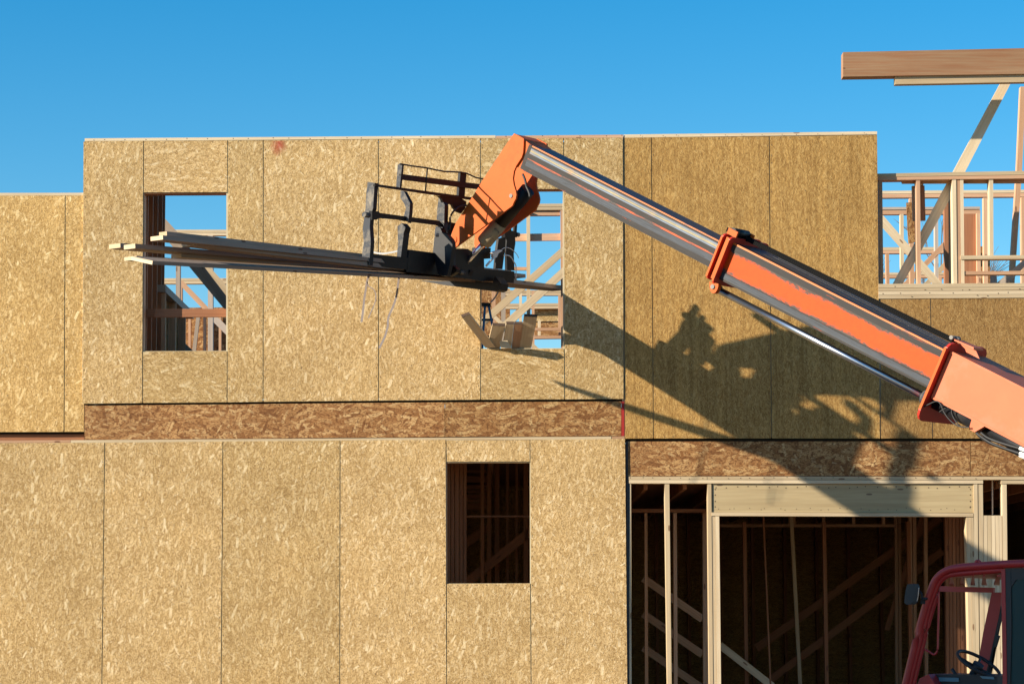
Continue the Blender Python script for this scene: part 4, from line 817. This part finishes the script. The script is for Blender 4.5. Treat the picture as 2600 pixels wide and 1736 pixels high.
# ================================================================== loose lumber
def plank(a, b_, u0, wid, th, label, mats='spruce', roll=0.0, swing=0.7, name='plank', grp='planks carried on the forks'):
    """a, b_: photo points of the lower rear edge at the two ends; u0: distance ahead of the carriage"""
    A = onplane(a, CB + HU * (u0 - swing), HU); Bq = onplane(b_, CB + HU * (u0 + 0.12), HU); d = (Bq - A).normalized()
    f = (HU - d * HU.dot(d)).normalized(); f = (f + VZ * math.tan(roll)).normalized(); up = d.cross(f); up = up if up.z > 0 else -up
    o = prism(name, [A, Bq, Bq + up * th, A + up * th], f * wid, [mats], None, d)
    prism('cut_end', [A - d * 0.0015, A - d * 0.0015 + up * th, A - d * 0.0015 + up * th + f * wid, A - d * 0.0015 + f * wid], d * -0.003, 'spruce', o)
    return tag(o, label, 'plank', grp)
LOAD = (
    (ZU(465, 132), ZX(960, 1175), 0.16, 0.14, 0.036, 0.50, 0.0, 'load_wood', 'top plank of the fork load with a bright cut end'),
    (ZU(500, 97), ZX(700, 1110), 0.33, 0.09, 0.036, 0.42, 0.0, 'load_wood', 'thin plank lying behind the top plank of the load'),
    (ZU(735, 183), ZX(1700, 1395), 0.18, 0.14, 0.040, 0.40, 0.0, 'load_wood', 'plank tucked under the top plank with an orange end'),
    (ZU(92, 203), ZX(800, 1240), 0.36, 0.14, 0.040, 0.20, 0.0, 'load_wood', 'dark plank reaching farthest left out of the load'),
    (ZU(222, 209), ZU(2400, 392), 0.20, 0.13, 0.040, 0.25, 0.0, 'load_wood', 'plank with a whitish end running down to the fork'),
    (ZU(235, 308), ZX(600, 1270), 0.40, 0.14, 0.032, 0.60, 0.0, 'load_wood', 'pale plank low at the left end of the load'),
    (ZU(370, 352), ZX(350, 1275), 0.13, 0.24, 0.032, 0.65, 0.25, 'load_wood', 'widest bottom plank with a golden slanted end'),
    (ZU(625, 287), ZU(2500, 420), 0.18, 0.12, 0.034, 0.10, 0.0, 'load_wood', 'short golden ended plank on the bottom plank'),
    (ZX(80, 1270), ZX(1640, 1400), 0.24, 0.14, 0.036, 0.0, 0.0, 'load_wood', 'plank poking out right of the carriage under the window brace'))
for q in LOAD: plank(q[0], q[1], q[2], q[3], q[4], q[8], q[7], q[6], q[5])

# boards leaning out of the second window
def lean(P, Yt, Yb, th, label, mats='spruce', dark=True):
    """P: top-left, top-right, bottom-right, bottom-left photo points; top end stands out to Yt, foot rests at Yb"""
    q = [W(P[0], Yt), W(P[1], Yt), W(P[2], Yb), W(P[3], Yb)]; d = (q[0] - q[3]).normalized()
    n = (q[1] - q[0]).cross(d).normalized(); n = n if n.y > 0 else -n
    o = prism('leaning_plank', q, n * th, [mats], None, d); 
    e = prism('painted_end', [q[0] + d * 0.001, q[1] + d * 0.001, q[1] + d * 0.001 + n * th, q[0] + d * 0.001 + n * th], d * 0.004 + VZ * 0.0, 'dark_end', o)
    return tag(o, label, 'plank', 'planks leaning out of the window')
lean(pts(ZC, 255, 1240, 325, 1215, 552, 1505, 460, 1508), -0.42, -0.012, 0.038, 'plank leaning left out of the window across the wall')
lean(pts(ZC, 522, 1312, 635, 1318, 590, 1514, 475, 1514), -0.20, 0.02, 0.04, 'short wide plank leaning in the window beside the left leaning one', 'spruce')
lean(pts(ZC, 645, 1300, 715, 1300, 690, 1514, 612, 1514), -0.20, 0.02, 0.04, 'narrow pale plank in the middle of the window planks', 'spruce')
lean(pts(ZC, 717, 1300, 792, 1303, 772, 1514, 692, 1514), -0.20, 0.025, 0.04, 'narrow orange plank in the middle of the window planks', 'fir')
lean(pts(ZC, 803, 1232, 920, 1238, 866, 1514, 762, 1514), -0.26, 0.02, 0.04, 'tallest wide plank at the right of the window planks', 'spruce')
ob = pan('wood_offcut', None, pts(ZC, 585, 1450, 655, 1440, 695, 1512, 600, 1514), -0.06, 0.09, 'spruce'); tag(ob, 'short block of wood lying on the window sill', 'offcut')

# blue ladder standing inside the second window
lad = empty('step_ladder', W(ZC(480, 1500), 0.9), 'blue step ladder standing inside the second upper window', 'ladder')
for a, b_ in ((ZC(458, 1130), ZC(424, 1640)), (ZC(490, 1130), ZC(585, 1640))): bd('rail', lad, a, b_, 6, 0.9, 0.04, 'blue_fibreglass')
pan('top_cap', lad, pts(ZC, 428, 1108, 508, 1112, 510, 1136, 428, 1134), 0.88, 0.12, 'rubber')
for y in (1250, 1400, 1550): pan('step', lad, pts(ZC, 430, y, 530, y, 532, y + 14, 428, y + 14), 0.92, 0.08, 'worn_steel')

# strapping hanging off the load, torn wrap on the carriage
def ribbon(name, P, Y, w, label, mats='strap', Yp=None):
    q = smoothline([W(p, Y if Yp is None else Yp[i]) for i, p in enumerate(P)], 4); V = []; F = []
    for i, p in enumerate(q):
        d = (q[min(i + 1, len(q) - 1)] - q[max(i - 1, 0)]).normalized(); s = d.cross(Vector((0, 1, 0))).normalized() * w / 2
        V += [p - s, p + s, p + s + Vector((0, .002, 0)), p - s + Vector((0, .002, 0))]
    for i in range(len(q) - 1):
        for j in range(4): F.append((4 * i + j, 4 * i + (j + 1) % 4, 4 * i + 4 + (j + 1) % 4, 4 * i + 4 + j))
    F += [(3, 2, 1, 0), tuple(4 * (len(q) - 1) + j for j in range(4))]
    return tag(mk(name, V, F, mats, None, L=VZ), label, 'strap', 'loose lumber straps')
ribbon('strap', pts(ZZ, 970, 40, 950, 150, 890, 560, 760, 890, 745, 1050, 690, 1250, 590, 1450), -1.35, 0.020, 'long grey strap curling down from the middle of the load')
ribbon('strap', pts(ZZ, 415, 130, 375, 220, 350, 380, 320, 560, 300, 760, 270, 980), -1.75, 0.020, 'straight torn strap hanging below the left fork heel')
ribbon('strap', pts(ZZ, 375, 250, 400, 330, 490, 390, 530, 500, 510, 640, 450, 780, 395, 910), -1.75, 0.010, 'thin curled strap beside the straight torn one')
ribbon('strap', pts(ZX, 530, 1270, 510, 1340, 470, 1420, 400, 1540, 330, 1620), -0.75, 0.016, 'strap looping under the right fork')
ribbon('strap', pts(ZN, 200, 1045, 300, 1062, 400, 1050, 500, 1030, 590, 1025), -1.75, 0.016, 'pale strap stretched over the load at the carriage posts', 'white_plastic')
wr = empty('torn_wrap', cp(ZX(420, 770), -0.06), 'torn white plastic wrap tied round the carriage post', 'plastic wrap')
prism('film', [cp(p, -0.07) for p in pts(ZX, 345, 735, 400, 705, 500, 672, 545, 690, 470, 735, 445, 800, 400, 825, 370, 810, 375, 765)], CF * 0.03, 'white_plastic', wr)
tube('tail', [cp(p, -0.07) for p in pts(ZX, 380, 815, 300, 900, 245, 965)], 0.011, 'white_plastic', wr, 6)
tube('tail', smoothline([cp(p, -0.06) for p in pts(ZX, 500, 690, 560, 645, 620, 632, 700, 660, 770, 720, 810, 770, 832, 820)]), 0.004, 'white_plastic', wr, 6)
tube('tail', smoothline([cp(p, -0.06) for p in pts(ZX, 560, 775, 630, 772, 690, 800, 740, 880, 785, 970, 782, 1190)]), 0.006, 'white_plastic', wr, 6)

# ================================================================== bare tree far behind the house
def bare_tree(base, h):
    R = random.Random(11)
    t = empty('bare_tree', base, 'leafless tree far behind the open upper frame', 'tree')
    tube('trunk', [base, base + Vector((0.1, 0, h * 0.35)), base + Vector((0.0, 0, h * 0.62))], 0.2, 'bark', t, 8, radii=[.22, .16, .09])
    V = []; F = []
    def twig(p, d, l, r, n):
        if n == 0: return
        q = p + d * l; a = d.cross(Vector((0, 1, 0.1))).normalized(); b_ = d.cross(a); k = len(V)
        for c, rr in ((p, r), (q, r * 0.6)):
            for j in range(3): V.append(c + (a * math.cos(2.1 * j) + b_ * math.sin(2.1 * j)) * rr)
        for j in range(3): F.append((k + j, k + (j + 1) % 3, k + 3 + (j + 1) % 3, k + 3 + j))
        for _ in range(3): twig(p.lerp(q, R.uniform(.5, 1)), (d + Vector((R.uniform(-.6, .6), R.uniform(-.6, .6), R.uniform(-.1, .5)))).normalized(), l * R.uniform(.6, .8), r * 0.6, n - 1)
    for i in range(9): twig(base + Vector((0, 0, h * R.uniform(.3, .62))), Vector((R.uniform(-.7, .7), R.uniform(-.7, .7), R.uniform(.5, 1))).normalized(), h * 0.17, 0.06, 5)
    o = mk('crown', V, F, 'bark', t, L=VZ); o['kind'] = 'stuff'
tb = W(ZO(300, 1300), 40.0); bare_tree(Vector((tb.x, 40.0, 0)), tb.z + 2.2)

# ================================================================== unseen stacked cabins, added on the left to shade the machine's cab
def cabin(z, label):
    o = empty('shade_cabin', (-7.6, -10.4, z), label, 'added cabin', 'added cabins shading the machine')
    x0, x1, y0, y1 = -10.2, -5.1, -11.8, -9.0
    box('body', (x0, y0, z + 0.05), (x1, y1, z + 2.87), 'white_plastic', o); box('roof', (x0 - .04, y0 - .04, z + 2.873), (x1 + .04, y1 + .04, z + 2.95), 'grey_grime', o); box('base_rail', (x0, y0 + .2, z), (x1, y1 - .2, z + 0.047), 'black_steel', o)
    for i in range(3): box('window', (x0 + 0.6 + i * 1.5, y1 + 0.002, z + 1.0), (x0 + 1.6 + i * 1.5, y1 + 0.02, z + 1.9), 'cab_glass', o)
cabin(0.0, 'lower unseen white cabin added to shade the machine'); cabin(2.97, 'upper unseen white cabin added to shade the machine')
